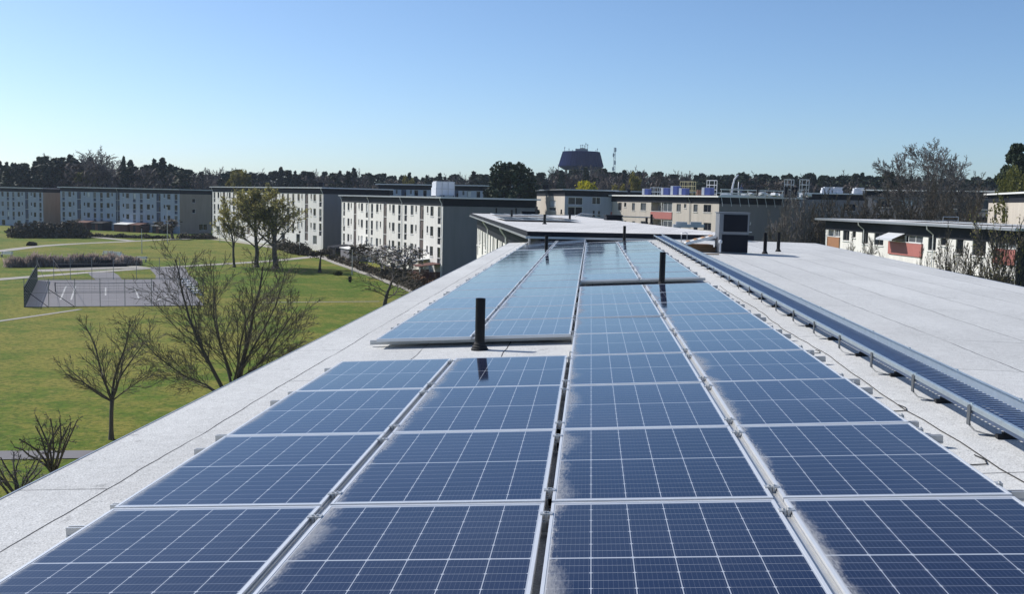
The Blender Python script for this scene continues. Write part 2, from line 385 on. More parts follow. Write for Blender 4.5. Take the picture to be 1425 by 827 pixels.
def shell(W, depth, z0, z1, holes, gholes=(), rd=.16):
    mb = MB()
    xs_ = sorted({0, W} | {h[0] for h in holes} | {h[1] for h in holes}); zs = sorted({z0, z1} | {h[2] for h in holes} | {h[3] for h in holes})
    for i in range(len(xs_)-1):
        for j in range(len(zs)-1):
            cx, cz = (xs_[i]+xs_[i+1])/2, (zs[j]+zs[j+1])/2
            if any(h[0] < cx < h[1] and h[2] < cz < h[3] for h in holes): continue
            mb.poly([(xs_[i],0,zs[j]),(xs_[i+1],0,zs[j]),(xs_[i+1],0,zs[j+1]),(xs_[i],0,zs[j+1])])
    for h in holes:
        d = h[5] if len(h) > 5 and isinstance(h[5], float) else rd; a, b, c, e = h[:4]
        mb.poly([(a,0,c),(a,0,e),(a,d,e),(a,d,c)]); mb.poly([(b,0,e),(b,0,c),(b,d,c),(b,d,e)])
        mb.poly([(a,0,c),(a,d,c),(b,d,c),(b,0,c)]); mb.poly([(a,0,e),(b,0,e),(b,d,e),(a,d,e)])
        if d > .3: mb.poly([(a,d,c),(a,d,e),(b,d,e),(b,d,c)][::-1])
    # right gable with its own openings
    ys_ = sorted({0, depth} | {h[0] for h in gholes} | {h[1] for h in gholes}); zs = sorted({z0, z1} | {h[2] for h in gholes} | {h[3] for h in gholes})
    for i in range(len(ys_)-1):
        for j in range(len(zs)-1):
            cx, cz = (ys_[i]+ys_[i+1])/2, (zs[j]+zs[j+1])/2
            if any(h[0] < cx < h[1] and h[2] < cz < h[3] for h in gholes): continue
            mb.poly([(W,ys_[i],zs[j]),(W,ys_[i+1],zs[j]),(W,ys_[i+1],zs[j+1]),(W,ys_[i],zs[j+1])], 1)
    for h in gholes:
        a, b, c, e = h[:4]; d = W - .16
        mb.poly([(W,a,c),(W,a,e),(d,a,e),(d,a,c)], 1); mb.poly([(W,b,e),(W,b,c),(d,b,c),(d,b,e)], 1)
        mb.poly([(W,a,c),(d,a,c),(d,b,c),(W,b,c)], 1); mb.poly([(W,a,e),(W,b,e),(d,b,e),(d,a,e)], 1)
    mb.poly([(0,depth,z0),(0,0,z0),(0,0,z1),(0,depth,z1)], 1); mb.poly([(W,depth,z0),(0,depth,z0),(0,depth,z1),(W,depth,z1)])
    mb.poly([(0,0,z1),(W,0,z1),(W,depth,z1),(0,depth,z1)])
    return mb
def block(label, L, Rr, depth, zt, zb, holes, wall=None, gable=None, group=None, fascia=1.05, over=.55, gholes=(), fmat=None, drains=(), roof=None, edge=None, thick=.16, seed=0, plinth=True, frame=None, overs=None):
    """L, Rr: plan corners (left and right seen from outside); zt roof top (world); holes (x0,x1,z0,z1,kind) with z below zt"""
    rnd = random.Random(seed)
    L = Vector((L[0], L[1])); Rr = Vector((Rr[0], Rr[1])); d = Rr - L; W = d.length; rz = math.atan2(d.y, d.x)
    root = empty('apartment_building', (L.x, L.y, zb), rz); tag(root, label, 'apartment building', group)
    H = zt - zb; top = H - thick - fascia
    hs = [(a, b, H+c, H+e, k) + tuple(rest) for a, b, c, e, k, *rest in holes]
    gs = [(a, b, H+c, H+e, k) for a, b, c, e, k in gholes]
    shell(W, depth, -.4, top, hs, gs).build('wall', [wall or m_cream, gable or m_greyg], root)
    f = MB(); f.box(-.03, W+.03, -.03, depth+.03, top+.003, top+fascia); f.build('fascia', fmat or m_dark, root)
    oe = overs if overs is not None else over
    r_ = MB(); r_.box(-oe, W+oe, -over, depth+over, H-thick+.003, H); r_.build('roof', roof or m_felt2, root)
    e = MB(); q = .035
    e.box(-oe-q, W+oe+q, -over-q, -over-.003, H-thick-.02, H+.03); e.box(W+oe+.003, W+oe+q, -over, depth+over+q, H-thick-.02, H+.03)
    e.box(-oe-q, -oe-.003, -over, depth+over+q, H-thick-.02, H+.03)
    e.build('roof_edge', edge or m_silver, root)
    for x in drains:
        t = MB(); t.tube([(x,-over+.1,H-thick-.02),(x,-over+.15,H-thick-.3),(x,-.12,H-thick-.75),(x,-.12,.1)], .055, 6); t.build('drainpipe', m_white if wall in (None, m_cream) else m_silver, root)
    for a, b, c, e_, k, *rest in hs:
        w_, h = b-a, e_-c; fm = frame or m_frame
        pm = m_pane if rnd.random() < .72 else (m_pane2 if rnd.random() < .8 else m_pane3)
        if k == 'win': window_part(root, a, c, w_, h, .08, fm, pm)
        elif k == 'door': window_part(root, a, c, w_, h, .08, m_white, pm, False, False, 'balcony_door')
        elif k == 'strip':
            hp = h*.40; window_part(root, a, c+hp, w_, h-hp, .08, fm, pm, False)
            s_ = MB(); s_.box(a+.01, b-.01, .07, .13, c+.01, c+hp-.02); s_.build('infill_panel', rest[0] if rest and not isinstance(rest[0], (int, float)) else m_dark, root)
        elif k == 'stair':
            pmx = m_navy if wall is m_shadeblue else m_brown
            s_ = MB(); s_.box(a+.005, b-.005, .10, .14, c, e_-.005); s_.build('stair_cladding', pmx, root)
            zz = e_ - 1.5
            while zz > c + .5:
                window_part(root, a+w_*.64, zz-.35, w_*.30, 1.3, .035, m_frame_dark, m_pane, False, False)
                s2 = MB(); s2.box(a+w_*.06, b-w_*.02, -.02, .02, zz-.55, zz-.47); s2.build('ledge', m_white, root)
                zz -= 2.75
        elif k == 'balc':                      # recess, parapet across it, post in the middle
            par = rest[1] if len(rest) > 1 else m_pink
            s_ = MB(); s_.box(a-.02, b+.02, -.10, -.02, c-.25, c+.92); s_.build('balcony_parapet', par, root)
            s_ = MB(); s_.box(a, b, -.13, -.06, c+.925, c+.985); s_.build('handrail', m_white, root)
            s_ = MB(); s_.box(a+w_*.48, a+w_*.48+.10, -.015, .09, c, e_-.01); s_.build('balcony_post', m_white, root)
            window_part(root, a+w_*.55, c+.95, w_*.42, h-1.05, .10, m_white, m_pane2, True, False, 'balcony_glazing')
            window_part(root, a+w_*.08, c+.05, .9, 2.0, rest[0]-.07, m_white, m_pane, False, False, 'balcony_door')
    for a, b, c, e_, k in gs:                  # gable windows, turned to face sideways
        o = window_part(root, W-.08, c, b-a, e_-c, a, m_white, m_pane, None, False); o.rotation_euler = (0, 0, math.pi/2); o.location = (W-.08, a, c)
    return root, W, H
def std_front(W, n, floors=3, panel=None, gf=True, s_=None):
    out = []; Lu = W/n; k = (s_ or Lu/16.3)
    for u in range(n):
        c = Lu*(u+.5)
        out.append((c-.8*k, c+.8*k, -10.9+.6, -1.25, 'stair'))
        for sg in (-1, 1):
            for fl in range(floors + (1 if gf else 0)):
                z = -2.75*fl
                def H_(x, w_, z0, z1, kind, *r):
                    a = c + sg*x*k; out.append((a - w_*k/2, a + w_*k/2, z+z0, z+z1, kind) + r)
                if fl < 3:
                    H_(2.3, .62, -2.25, -1.30, 'win'); H_(4.0, 1.2, -2.65, -1.30, 'win'); H_(6.75, 1.1, -3.65, -1.30, 'strip', panel or m_dark)
                else:
                    H_(4.2, 1.9, -2.65, -.95, 'door')
    return out
def plan(x, D): p = atY(x, 280, D); return (p.x, p.y)
def px_holes(L, Rr, zt, items):               # openings given as they are seen, carried onto the facade's plane
    L = Vector(L); Rr = Vector(Rr); d = Rr - L; W = d.length; d /= W; nrm = Vector((-d.y, d.x)); out = []
    def hit(x, y):
        r = ray(x, y); o = Vector((X0, 0)); t = (L - o).dot(nrm) / Vector((r.x, r.y)).dot(nrm)
        p = Vector((X0 + r.x*t, r.y*t)); return (p - L).dot(d), CZ + r.z*t - zt
    for x0, x1, y0, y1, k, *rest in items:
        a, b = hit(x0, (y0+y1)/2)[0], hit(x1, (y0+y1)/2)[0]; t = hit((x0+x1)/2, y0)[1]; bt = hit((x0+x1)/2, y1)[1]
        a, b = max(a, .12), min(b, W-.12)
        out.append((a, b, bt, t, k) + tuple(rest))
    return out
GRP = 'apartment blocks round the park'
L4, R4 = plan(476, 187), plan(617, 140)
W4 = (Vector(R4)-Vector(L4)).length
b4, _, H4 = block('long cream four-storey block with dark grey gable nearest the path', L4, R4, 13.5, CZ+.15, CZ-11.0, std_front(W4, 3), group=GRP, drains=[.25, W4/3, W4*2/3, W4-.25], seed=4)
L3, R3 = plan(296, 245), plan(450, 196)
W3 = (Vector(R3)-Vector(L3)).length
b3, _, H3 = block('cream block with grey gable standing behind the two budding trees', L3, R3, 14, CZ+1.5, CZ-10.6, std_front(W3, 4), group=GRP, drains=[.25, W3-.25], seed=3)
L2, R2 = plan(84, 281), plan(250, 262)
W2 = (Vector(R2)-Vector(L2)).length
b2, _, H2 = block('blue-grey shaded block with pinkish gable and two small gable windows', L2, R2, 11, CZ+.75, CZ-10.7, std_front(W2, 3, panel=m_navy), wall=m_shadeblue, gable=m_brownish, group=GRP, seed=2,
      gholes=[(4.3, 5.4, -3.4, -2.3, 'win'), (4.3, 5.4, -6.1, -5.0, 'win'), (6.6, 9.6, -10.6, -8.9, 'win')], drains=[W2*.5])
L1, R1 = plan(-70, 300), plan(60, 283)
W1 = (Vector(R1)-Vector(L1)).length
block('blue-grey shaded block with beige gable at the far left edge', L1, R1, 11, CZ+.3, CZ-10.7, std_front(W1, 3, panel=m_navy), wall=m_shadeblue, gable=m_brownish, group=GRP, seed=1)
# the next section of our row: white roof with its own arrays
p, q = onplane(735, 323, -1.3), onplane(655, 297, -1.3)
d9 = Vector((q.x-p.x, q.y-p.y)).normalized(); in9 = Vector((d9.y, -d9.x))
rA = Vector((p.x, p.y)) + in9*.6 + d9*.45; rB = Vector((q.x, q.y)) + in9*.6 - d9*.45
W9 = (rA-rB).length
b9, _, H9 = block('neighbouring white-roofed block with vent pipes, just beyond our roof end', rB, rA, 8.2, CZ-1.3, CZ-11.2, std_front(W9, 3), gable=m_dark, over=.6, overs=.45, group=GRP, drains=[W9/3, W9*2/3, W9-.3], seed=9, edge=m_dark, thick=.13, fascia=1.15)
a = MB(); a.box(-.5, W9+.52, -.70, -.64, H9-.26, H9-.17); a.box(W9+.49, W9+.55, -.63, 8.7, H9-.26, H9-.17); a.build('gutter', m_silver, b9)
# beige block with the building site on its roof
L5, R5 = plan(836, 196), plan(1001, 160)
W5 = (Vector(R5)-Vector(L5)).length
it5 = []
for dy, last in ((0, False), (25.4, True)):
    it5 += [(979,989.5,284.8+dy,295.5+dy,'win'),(965,970.8,284.5+dy,295+dy,'win'),(951.8,955.2,283.8+dy,289.5+dy,'win'),(941.5,947.5,283.8+dy,294.5+dy,'win'),
            (906,935.5,280.5+dy,302.6+dy,'balc',1.3,m_pink),(891.5,899,282.5+dy,293+dy,'win'),(879.5,883.5,282.5+dy,293+dy,'win'),(868.5,871.5,282+dy,288+dy,'win'),(860,865,282+dy,293+dy,'win'),
            (838,852,278.5+dy,301.5+dy,'balc',1.3,m_pink)]
b5, _, H5 = block('beige block with red balconies and a building site on its roof', L5, R5, 14.5, CZ+1.25, CZ-10.6, px_holes(L5, R5, CZ+1.25, it5), wall=m_beige, gable=m_greyg, group=GRP, drains=[W5-8.2], seed=5, fascia=1.0, edge=m_white, roof=m_felt2)
# grey and beige block behind it
La, Ra = plan(747, 216), plan(786, 190)
zta = CZ + (281-265.2)*195/F
b5a, _, _ = block('low-seeming beige and grey block left of the building site', La, Ra, 9.2, zta, CZ-10.6, px_holes(La, Ra, zta, [(764,773.5,279,287.5,'win'),(764,773.5,289,293,'win')]), wall=m_beige, gable=m_shadeblue, group=GRP, seed=6,
      gholes=[(.6, 3.3, -2.75, -1.4, 'win'), (.6, 3.3, -4.6, -3.1, 'win'), (5.0, 6.6, -2.6, -1.3, 'win')])
Lb, Rb = plan(800, 236), plan(1010, 222)
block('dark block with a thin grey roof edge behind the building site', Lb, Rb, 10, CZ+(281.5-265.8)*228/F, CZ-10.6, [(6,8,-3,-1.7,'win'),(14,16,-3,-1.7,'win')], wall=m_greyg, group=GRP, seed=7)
L8, R8 = plan(527, 245), plan(672, 232)
zt8 = CZ + (275.5-257)*238/F
block('far block whose window band shows above the cream block roof', L8, R8, 12, zt8, CZ-10.6, std_front((Vector(R8)-Vector(L8)).length, 2), wall=m_shadeblue, group=GRP, seed=8)
# white block on the right
L6, R6 = plan(1151, 116), plan(1420, 80)
W6 = (Vector(R6)-Vector(L6)).length
it6 = [(1152.5,1169,316.5,342,'balc',.5,m_orange),(1173,1182,320.5,335,'win'),(1186,1191,320.5,331,'win'),(1199.5,1208,322,339.5,'win'),(1216.5,1229.5,324,341.5,'win'),
       (1237.5,1284.5,325.5,352,'balc',1.4,m_pink),(1291.5,1302.5,330,349,'win'),(1308.5,1316.5,330.5,342,'win'),(1330,1340.5,332.5,353,'win'),(1353,1372,335,356.5,'win'),(1384.5,1418,334,364,'balc',1.4,m_pink)]
H6 = px_holes(L6, R6, CZ-1.25, it6)
H6 += [(a, b, c-2.75, e-2.75, k) + tuple(r) for a, b, c, e, k, *r in H6] + [(a, b, c-5.5, e-5.5, k) + tuple(r) for a, b, c, e, k, *r in H6]
b6, _, _ = block('white block with red balconies and an awning beyond our right eave', L6, R6, 13, CZ-1.25, CZ-11.3, H6, wall=m_cream, gable=m_dark, over=.85, overs=1.0, fascia=1.0, group=GRP, drains=[W6-26.5, W6-12.5], seed=16, edge=m_silver)
L7, R7 = plan(1204, 190), plan(1400, 176)
zt7 = CZ + (289.5-264.5)*186/F
W7 = (Vector(R7)-Vector(L7)).length
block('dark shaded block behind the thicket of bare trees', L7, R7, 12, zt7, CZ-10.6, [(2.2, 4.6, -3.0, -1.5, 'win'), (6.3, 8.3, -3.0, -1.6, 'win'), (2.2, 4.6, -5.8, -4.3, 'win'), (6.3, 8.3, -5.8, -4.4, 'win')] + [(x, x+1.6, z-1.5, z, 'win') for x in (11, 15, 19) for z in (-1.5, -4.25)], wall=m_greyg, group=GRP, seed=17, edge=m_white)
L7b, R7b = plan(1376, 150), plan(1450, 122)
block('pale block partly hidden by trees at the right edge', L7b, R7b, 12, CZ+(293-270)*145/F, CZ-10.9, [(4,5.6,-3.6,-2.2,'win'),(9,10.6,-3.6,-2.2,'win'),(4,5.6,-6.4,-5,'win')], wall=m_beige, group=GRP, seed=18, edge=m_white)
Lc, Rc = plan(1108, 205), plan(1202, 200)
bc, _, _ = block('block with wrapped goods on its roof, seen behind the thicket', Lc, Rc, 11, CZ+(288-269.5)*202/F, CZ-10.6, [(8.8,11,-3.2,-1.9,'win')], wall=m_greyg, group=GRP, seed=19, edge=m_white)

# ------------------------------------------------------------------ our own building
YE, YS = 45.6, -7.0
def xr(y): return 8.42 + .028*y
own = empty('apartment_building', (0, 20, CZ-11.3)); tag(own, 'own block whose pale felt roof carries the solar panels', 'apartment building')
def own_build(name, mb, mat, parent=own): return mb.build(name, mat, parent, loc=(0, -20, -(CZ-11.3)))
mb = MB(); nY = 27
prof = lambda y: [(-3.32, roof_z(-3.32)), (3.2, roof_z(3.2)), (xr(y), roof_z(xr(y)))]
for i in range(nY-1):
    y0, y1 = YS+(YE-YS)*i/(nY-1), YS+(YE-YS)*(i+1)/(nY-1)
    a, b = prof(y0), prof(y1)
    for k in range(2):
        mb.poly([(a[k][0],y0,a[k][1]),(a[k+1][0],y0,a[k+1][1]),(b[k+1][0],y1,b[k+1][1]),(b[k][0],y1,b[k][1])])
        mb.poly([(a[k][0],y0,a[k][1]-.2),(b[k][0],y1,b[k][1]-.2),(b[k+1][0],y1,b[k+1][1]-.2),(a[k+1][0],y0,a[k+1][1]-.2)])
    mb.poly([(a[0][0],y0,a[0][1]-.2),(a[0][0],y0,a[0][1]),(b[0][0],y1,b[0][1]),(b[0][0],y1,b[0][1]-.2)]); mb.poly([(a[2][0],y0,a[2][1]),(a[2][0],y0,a[2][1]-.2),(b[2][0],y1,b[2][1]-.2),(b[2][0],y1,b[2][1])])
for y, fl in ((YS, 1), (YE, -1)):
    a = prof(y); q = [(x, y, z-.2) for x, z in a] + [(x, y, z) for x, z in reversed(a)]
    mb.poly(q if fl > 0 else q[::-1])
own_build('roof', mb, m_felt)
mb = MB(); mb.prism([(-2.6,YS+.8),(xr(YS)-.8,YS+.8),(xr(YE)-.8,YE-.8),(-2.6,YE-.8)], CZ-11.6, CZ-3.2); own_build('wall', mb, m_cream)
mb = MB(); mb.prism([(-2.62,YS+.78),(xr(YS)-.78,YS+.78),(xr(YE)-.78,YE-.78),(-2.62,YE-.78)], CZ-3.197, CZ-2.075); own_build('fascia', mb, m_dark)
mb = MB()
for x, dx in ((-3.32, -1), ):
    mb.box(-3.335, -3.323, YS, YE, roof_z(-3.32)-.23, roof_z(-3.32)+.004)
mb.tube([(xr(y)+.02, y, roof_z(xr(y))-.02) for y in (YS, 10, 25, YE)], .025, 6)
own_build('drip_edge', mb, m_silver)
mb = MB(); mb.tube([(-3.33, YS, roof_z(-3.32)-.30), (-3.33, YE, roof_z(-3.32)-.30)], .05, 8); own_build('gutter', mb, m_dark)

# ------------------------------------------------------------------ solar panels
PW, PL, PITCH = 1.134, 1.722, 1.742
SLOPE = math.atan(.059)
def panel_meshes():
    g = MB(); g.box(.0155, PW-.0155, .0155, PL-.0155, -.006, -.002); gm = g.mesh('glass', m_solar)
    f = MB(); t = .0155
    f.box(0, t, 0, PL, -.035, 0); f.box(PW-t, PW, 0, PL, -.035, 0); f.box(t, PW-t, 0, t, -.035, 0); f.box(t, PW-t, PL-t, PL, -.035, 0)
    b = MB(); b.box(t, PW-t, t, PL-t, -.014, -.008)
    c = MB(); c.box(-.022, .012, -.020, .020, -.002, .006); c.box(-.022, -.010, -.020, .020, -.04, -.002); c.lathe([(.007, .006), (.007, .013)], 8, 0, -.012, 0)
    c2 = MB(); c2.box(PW-.012, PW+.022, -.020, .020, -.002, .006); c2.box(PW+.010, PW+.022, -.020, .020, -.04, -.002); c2.lathe([(.007, .006), (.007, .013)], 8, 0, PW+.012, 0)
    return gm, f.mesh('frame', m_alu), b.mesh('backsheet', m_white), c.mesh('clamp', m_alu_mill), c2.mesh('clamp', m_alu_mill)
gm, fmh, bmh, cm, cm2 = panel_meshes()
colX = [-.018-2*PW-.046, -.018-PW, .018, .018+PW+.048]
rp = random.Random(11)
def make_panel(col, y0, label, tilt):
    x = colX[col]
    o = link('solar_panel', fmh); o.location = (x, y0, panel_z(x)); tag(o, label, 'solar panel', 'solar panels in rows on our roof')
    o.rotation_euler = (tilt[0], -SLOPE + tilt[1], 0)
    g = link('glass', gm, o); g.color = ([.30, 1.0, .95, 1.0][col]*rp.uniform(.75, 1.15), 0, 0, 1)
    link('backsheet', bmh, o)
    for yy in (.2, PL-.2):
        if col in (1, 2, 3): link('clamp', cm, o, (0, yy, 0))
        if col in (0, 2, 1, 3): link('clamp', cm2, o, (0, yy, 0))
    return o
Y00 = 5.364
BL = [('near left block', (0,1), Y00-PITCH, 4), ('middle left block', (0,1), Y00+4*PITCH, 13), ('farthest left block', (0,1), 35.72, 5),
      ('near right block', (2,3), Y00-PITCH, 9), ('far right block', (2,3), 20.80, 11)]
colname = {0: 'outer left', 1: 'inner left', 2: 'inner right', 3: 'outer right'}
for bn, cols, ys0, n in BL:
    for r in range(n):
        y0 = ys0 + r*PITCH
        for c in cols:
            make_panel(c, y0, f'solar panel {ORD[r]} from the front in the {colname[c]} column of the {bn}', (rp.gauss(0, .0016), rp.gauss(0, .0016)))
# grey cover strips that close the gaps inside each pair of columns
for bn, cols, ys0, n in BL:
    x = (colX[cols[0]] + PW + colX[cols[1]])/2; hw = (colX[cols[1]] - colX[cols[0]] - PW)/2 - .003
    st = MB(); st.box(-hw, hw, 0, n*PITCH-.02, -.030, -.026); st.box(-hw, -hw+.004, 0, n*PITCH-.02, -.0255, -.016); st.box(hw-.004, hw, 0, n*PITCH-.02, -.0255, -.016)
    o = st.build('cover_strip', m_alu_mill, None, False, (x, ys0, panel_z(x))); o.rotation_euler = (0, -SLOPE, 0)
    tag(o, f'grey metal strip along the gap inside the {bn}', 'cover strip', 'grey strips between panel columns')
# mounting rails, two under every row; only their ends stick out
rl = MB(); Lr = 2*PW + .05 + .17
rl.box(0, Lr, -.022, .022, 0, .010); rl.box(0, Lr, -.022, -.008, .013, .052); rl.box(0, Lr, .008, .022, .013, .052); rl.box(0, Lr, -.03, .03, .010, .0128)
rlm = rl.mesh('mounting_rail', m_alu_mill)
fb = MB(); fb.box(0, .12, -.05, .05, -.045, -.001)
for bn, cols, ys0, n in BL:
    xa = colX[cols[0]] - (.12 if cols[0] == 0 else .03)
    for r in range(n):
        for t, nm in ((.2, 'near'), (PL-.2, 'far')):
            o = link('mounting_rail', rlm); j = rp.uniform(-.025, .025)
            o.location = (xa + j, ys0 + r*PITCH + t, panel_z(xa) - .035 - .057); o.rotation_euler = (0, -SLOPE, 0)
            tag(o, f'aluminium rail under the {nm} edge of the {ORD[r]} panel row, {bn}', 'mounting rail', 'mounting rails under the solar panels')
# wavy felt seam right of the panels, drawn as a thin black tube
cb = random.Random(5)
def seam_line(label, pts, r_=.006):
    m = MB(); m.tube(pts, r_, 5); return tag(m.build('seam_line', m_rubber, None, True), label, 'seam_line')
pts = []
y = 4.2
while y < 20:
    x = 2.62 + .02*math.sin(y*1.3) + cb.uniform(-.012, .012); pts.append((x, y, roof_z(x) + .004)); y += .35
seam_line('thin black seam line wandering along the felt between panels and walkway', pts, .0038)
for y, lab in ((6.42, 'nearest short seam offshoot leaving the outer right panels'), (8.05, 'second short seam offshoot leaving the outer right panels'), (11.1, 'farthest short seam offshoot leaving the outer right panels')):
    pts = [(2.36+t*.26, y-.02*math.sin(t*3), roof_z(2.36+t*.26)+.006) for t in (0, .3, .6, .9)] + [(2.62, y+.10, roof_z(2.62)+.006), (2.60, y+.22, roof_z(2.6)+.006)]
    seam_line(lab, pts, .0038)

# ------------------------------------------------------------------ vent pipes
def vent_pipe(x, y, h, z, label, group=None, r_=.057, base=True, ns=20):
    root = empty('vent_pipe', (x, y, z)); tag(root, label, 'vent pipe', group)
    p = MB(); p.lathe([(r_, .0), (r_, h), (r_*.84, h), (r_*.84, h-.12), (.001, h-.121)], ns); p.build('pipe', m_pipe, root)
    if base:
        b = MB(); b.lathe([(r_*1.75, -.03), (r_*1.75, .018), (r_*1.55, .026), (r_*1.52, .045), (r_*1.25, .055), (r_*1.22, .075), (r_*1.06, .085), (r_*1.02, .1)], ns); b.build('collar', m_rubber, root)
    return root
VG = 'black vent pipes on our roof'
def rp_(x, y): return roof_z(x)
for x, y, h, lab in [(-1.06, 12.02, .60, 'tall black vent pipe nearest the camera, between the left blocks'),
                     (1.56, 20.15, .66, 'black vent pipe in the gap between the right blocks'),
                     (-1.27, 35.1, .60, 'black vent pipe far back in front of the last left block'),
                     (1.52, 41.9, .66, 'black vent pipe at the far end of our roof'),
                     (5.66, 33.6, .66, 'left one of two black vent pipes right of the ventilation unit'),
                     (6.42, 35.6, .64, 'right one of two black vent pipes right of the ventilation unit')]:
    vent_pipe(x, y, h, roof_z(x), lab, VG)

# ------------------------------------------------------------------ walkway
wk = empty('roof_walkway', (2.945, 22, roof_z(2.945))); tag(wk, 'long galvanised steel walkway with slotted deck along the ridge', 'walkway')
Y0w, Y1w = 3.2-22, 44.6-22; DZ = .163
mb = MB(); y = Y0w
while y < Y1w:
    mb.box(-.165, .165, y, y+.036, DZ-.006, DZ); y += .078
for x in (-.165, -.055, .055, .147): mb.box(x, x+.018, Y0w, Y1w, DZ-.028, DZ-.0065)
mb.build('deck', m_galv_deck, wk)
for s_ in (-1, 1):
    mb = MB(); x = s_*.168
    a, b = sorted((x, x + s_*.004)); zt_ = DZ + (.030 if s_ < 0 else .070); mb.box(a, b, Y0w, Y1w, DZ-.002, zt_)
    a, b = sorted((x, x - s_*.022)); mb.box(a, b, Y0w, Y1w, zt_+.0005, zt_+.0045)
    yy = Y0w + .3
    while yy < Y1w:
        mb.lathe([(.012, zt_+.0045), (.012, zt_+.014)], 6, 0, x - s_*.01, yy); yy += 1.25
    mb.build('side_plate', m_galv, wk)
brk = None; yy = 4.75-22
jb = MB()
arc = [(-.172, 0, DZ+.03), (-.175, 0, .10), (-.168, -.01, .055), (-.14, -.03, .022), (-.08, -.07, .010), (.0, -.12, .006), (.07, -.16, .006)]
for (a, b) in zip(arc[:-1], arc[1:]):
    jb.poly([(a[0], a[1]-.018, a[2]), (b[0], b[1]-.018, b[2]), (b[0], b[1]+.018, b[2]), (a[0], a[1]+.018, a[2])])
    jb.poly([(a[0]-.006, a[1]-.018, a[2]-.004), (a[0]-.006, a[1]+.018, a[2]-.004), (b[0]-.004, b[1]+.018, b[2]-.005), (b[0]-.004, b[1]-.018, b[2]-.005)])
jb.box(.14, .160, -.16, -.135, .004, DZ-.01); jb.box(-.180, -.172, -.028, .028, DZ-.11, DZ+.022)
jbm = jb.mesh('bracket', m_brk)
fbm = MB(); fbm.box(-.05, .15, -.19, -.14, .002, .028); fbm.box(-.01, .09, -.185, -.148, .028, .045); fbm = fbm.mesh('foot', m_rubber)
while yy < Y1w:
    o = link('bracket', jbm, wk, (0, yy, .0)); link('foot', fbm, o); yy += 1.25

# ------------------------------------------------------------------ ventilation unit and what lies round it
hv = empty('ventilation_unit', (4.1, 32.7, roof_z(4.5))); tag(hv, 'ventilation unit of two dark stacked cabinets with silver frame', 'ventilation unit')
mb = MB(); mb.box(0, .88, 0, .95, .03, .60); mb.box(.02, .86, .03, .92, 0, .03, 0); mb.build('lower_cabinet', m_hvac, hv)
mb = MB(); mb.box(.10, .885, -.02, -.002, .05, .585); mb.build('lower_door', m_darkbox, hv)
mb = MB(); mb.box(0, .90, -.03, .95, .603, 1.24); mb.build('upper_cabinet', m_hvac, hv)
mb = MB(); mb.box(.13, .85, -.05, -.032, .68, 1.20); mb.build('upper_door', m_darkbox, hv)
mb = MB(); mb.box(-.03, .93, -.05, .98, 1.243, 1.27); mb.build('lid', m_hvac, hv)
mb = MB(); mb.tube([(.05,-.08,.05),(.05,-.08,.30)], .02, 8); mb.lathe([(.02,.30),(.055,.33),(.055,.40),(.02,.43)], 10, 0, .05, -.08); mb.build('sensor', m_wrap, hv)
mb = MB(); mb.tube([(.905,.2,.9),(.96,.2,.9),(.97,.2,.98)], .022, 6); mb.build('conduit', m_silver, hv)
mb = MB(); mb.box(.90, 1.02, .15, .19, .66, .685); mb.build('bracket', m_silver, hv)
# stack of planks under a propped white board
for k, (dx, dy, dz, L_, lab, m_) in enumerate([(0,0,0,1.5,'lowest brown plank of the pile beside the ventilation unit',m_wood),(.05,.05,.075,1.4,'second brown plank in the pile beside the ventilation unit',m_wood),(-.05,.1,.15,1.25,'topmost brown plank of the pile beside the ventilation unit',m_wood)]):
    a = MB(); L_ *= .62; a.box(-L_/2, L_/2, -.35, .35, 0, .07); a.box(-L_/2+.1, -L_/2+.2, -.352, .352, -.004, .074, 0)
    o = a.build('plank', m_, None, False, (3.62+dx*.5, 33.6+dy, roof_z(3.5)+dz+.005)); o.rotation_euler = (0, 0, .08*k)
    tag(o, lab, 'plank', 'planks beside the ventilation unit')
a = MB(); a.box(-.48, .48, -.4, .4, 0, .03); a.box(-.48, .48, -.42, -.40, -.04, .05); a.box(-.48, .48, .40, .42, -.04, .05)
for x in (-.36, -.12, .12, .36): a.box(x-.04, x+.04, -.4, .4, .0305, .06, 1)
o = a.build('board', [m_white, m_wood], None, False, (3.60, 33.4, roof_z(3.4)+.37)); o.rotation_euler = (0, -.26, 0); tag(o, 'white board with battens propped on the plank pile', 'board')
a = MB(); a.tube([(0,0,0),(0,0,.48),(.15,.05,.5),(.2,.1,.48),(.2,.1,0)], .014, 6)
a.build('rail', m_silver, None, True, (2.9+.4, 36.6, roof_z(3.2))); tag(C.objects[-1], 'thin metal hoop rail standing by the walkway end', 'hoop rail')
for x, y, lab in ((3.35, 36.5, 'small grey concrete block under the hoop rail'), (3.65, 35.6, 'small grey concrete block beside the plank pile'), (3.15, 38.5, 'small grey concrete block right of the walkway far end')):
    a = MB(); a.box(-.13, .13, -.13, .13, 0, .11); a.box(-.09, .09, -.09, .09, .11, .15)
    tag(a.build('concrete_block', m_conc, None, False, (x, y, roof_z(x)+.001)), lab, 'concrete block', 'concrete blocks by the walkway')
for x, y, L_, rz_, lab in ((3.75, 31.6, .5, .2, 'loose wooden lath lying before the ventilation unit'), (3.5, 34.2, .7, -.1, 'loose grey lath lying by the plank pile')):
    a = MB(); a.box(-L_/2, L_/2, -.03, .03, 0, .03); a.box(-L_/2, -L_/2+.05, -.05, .05, .03, .045)
    o = a.build('lath', m_wood, None, False, (x, y, roof_z(x)+.002)); o.rotation_euler = (0, 0, rz_); tag(o, lab, 'lath')

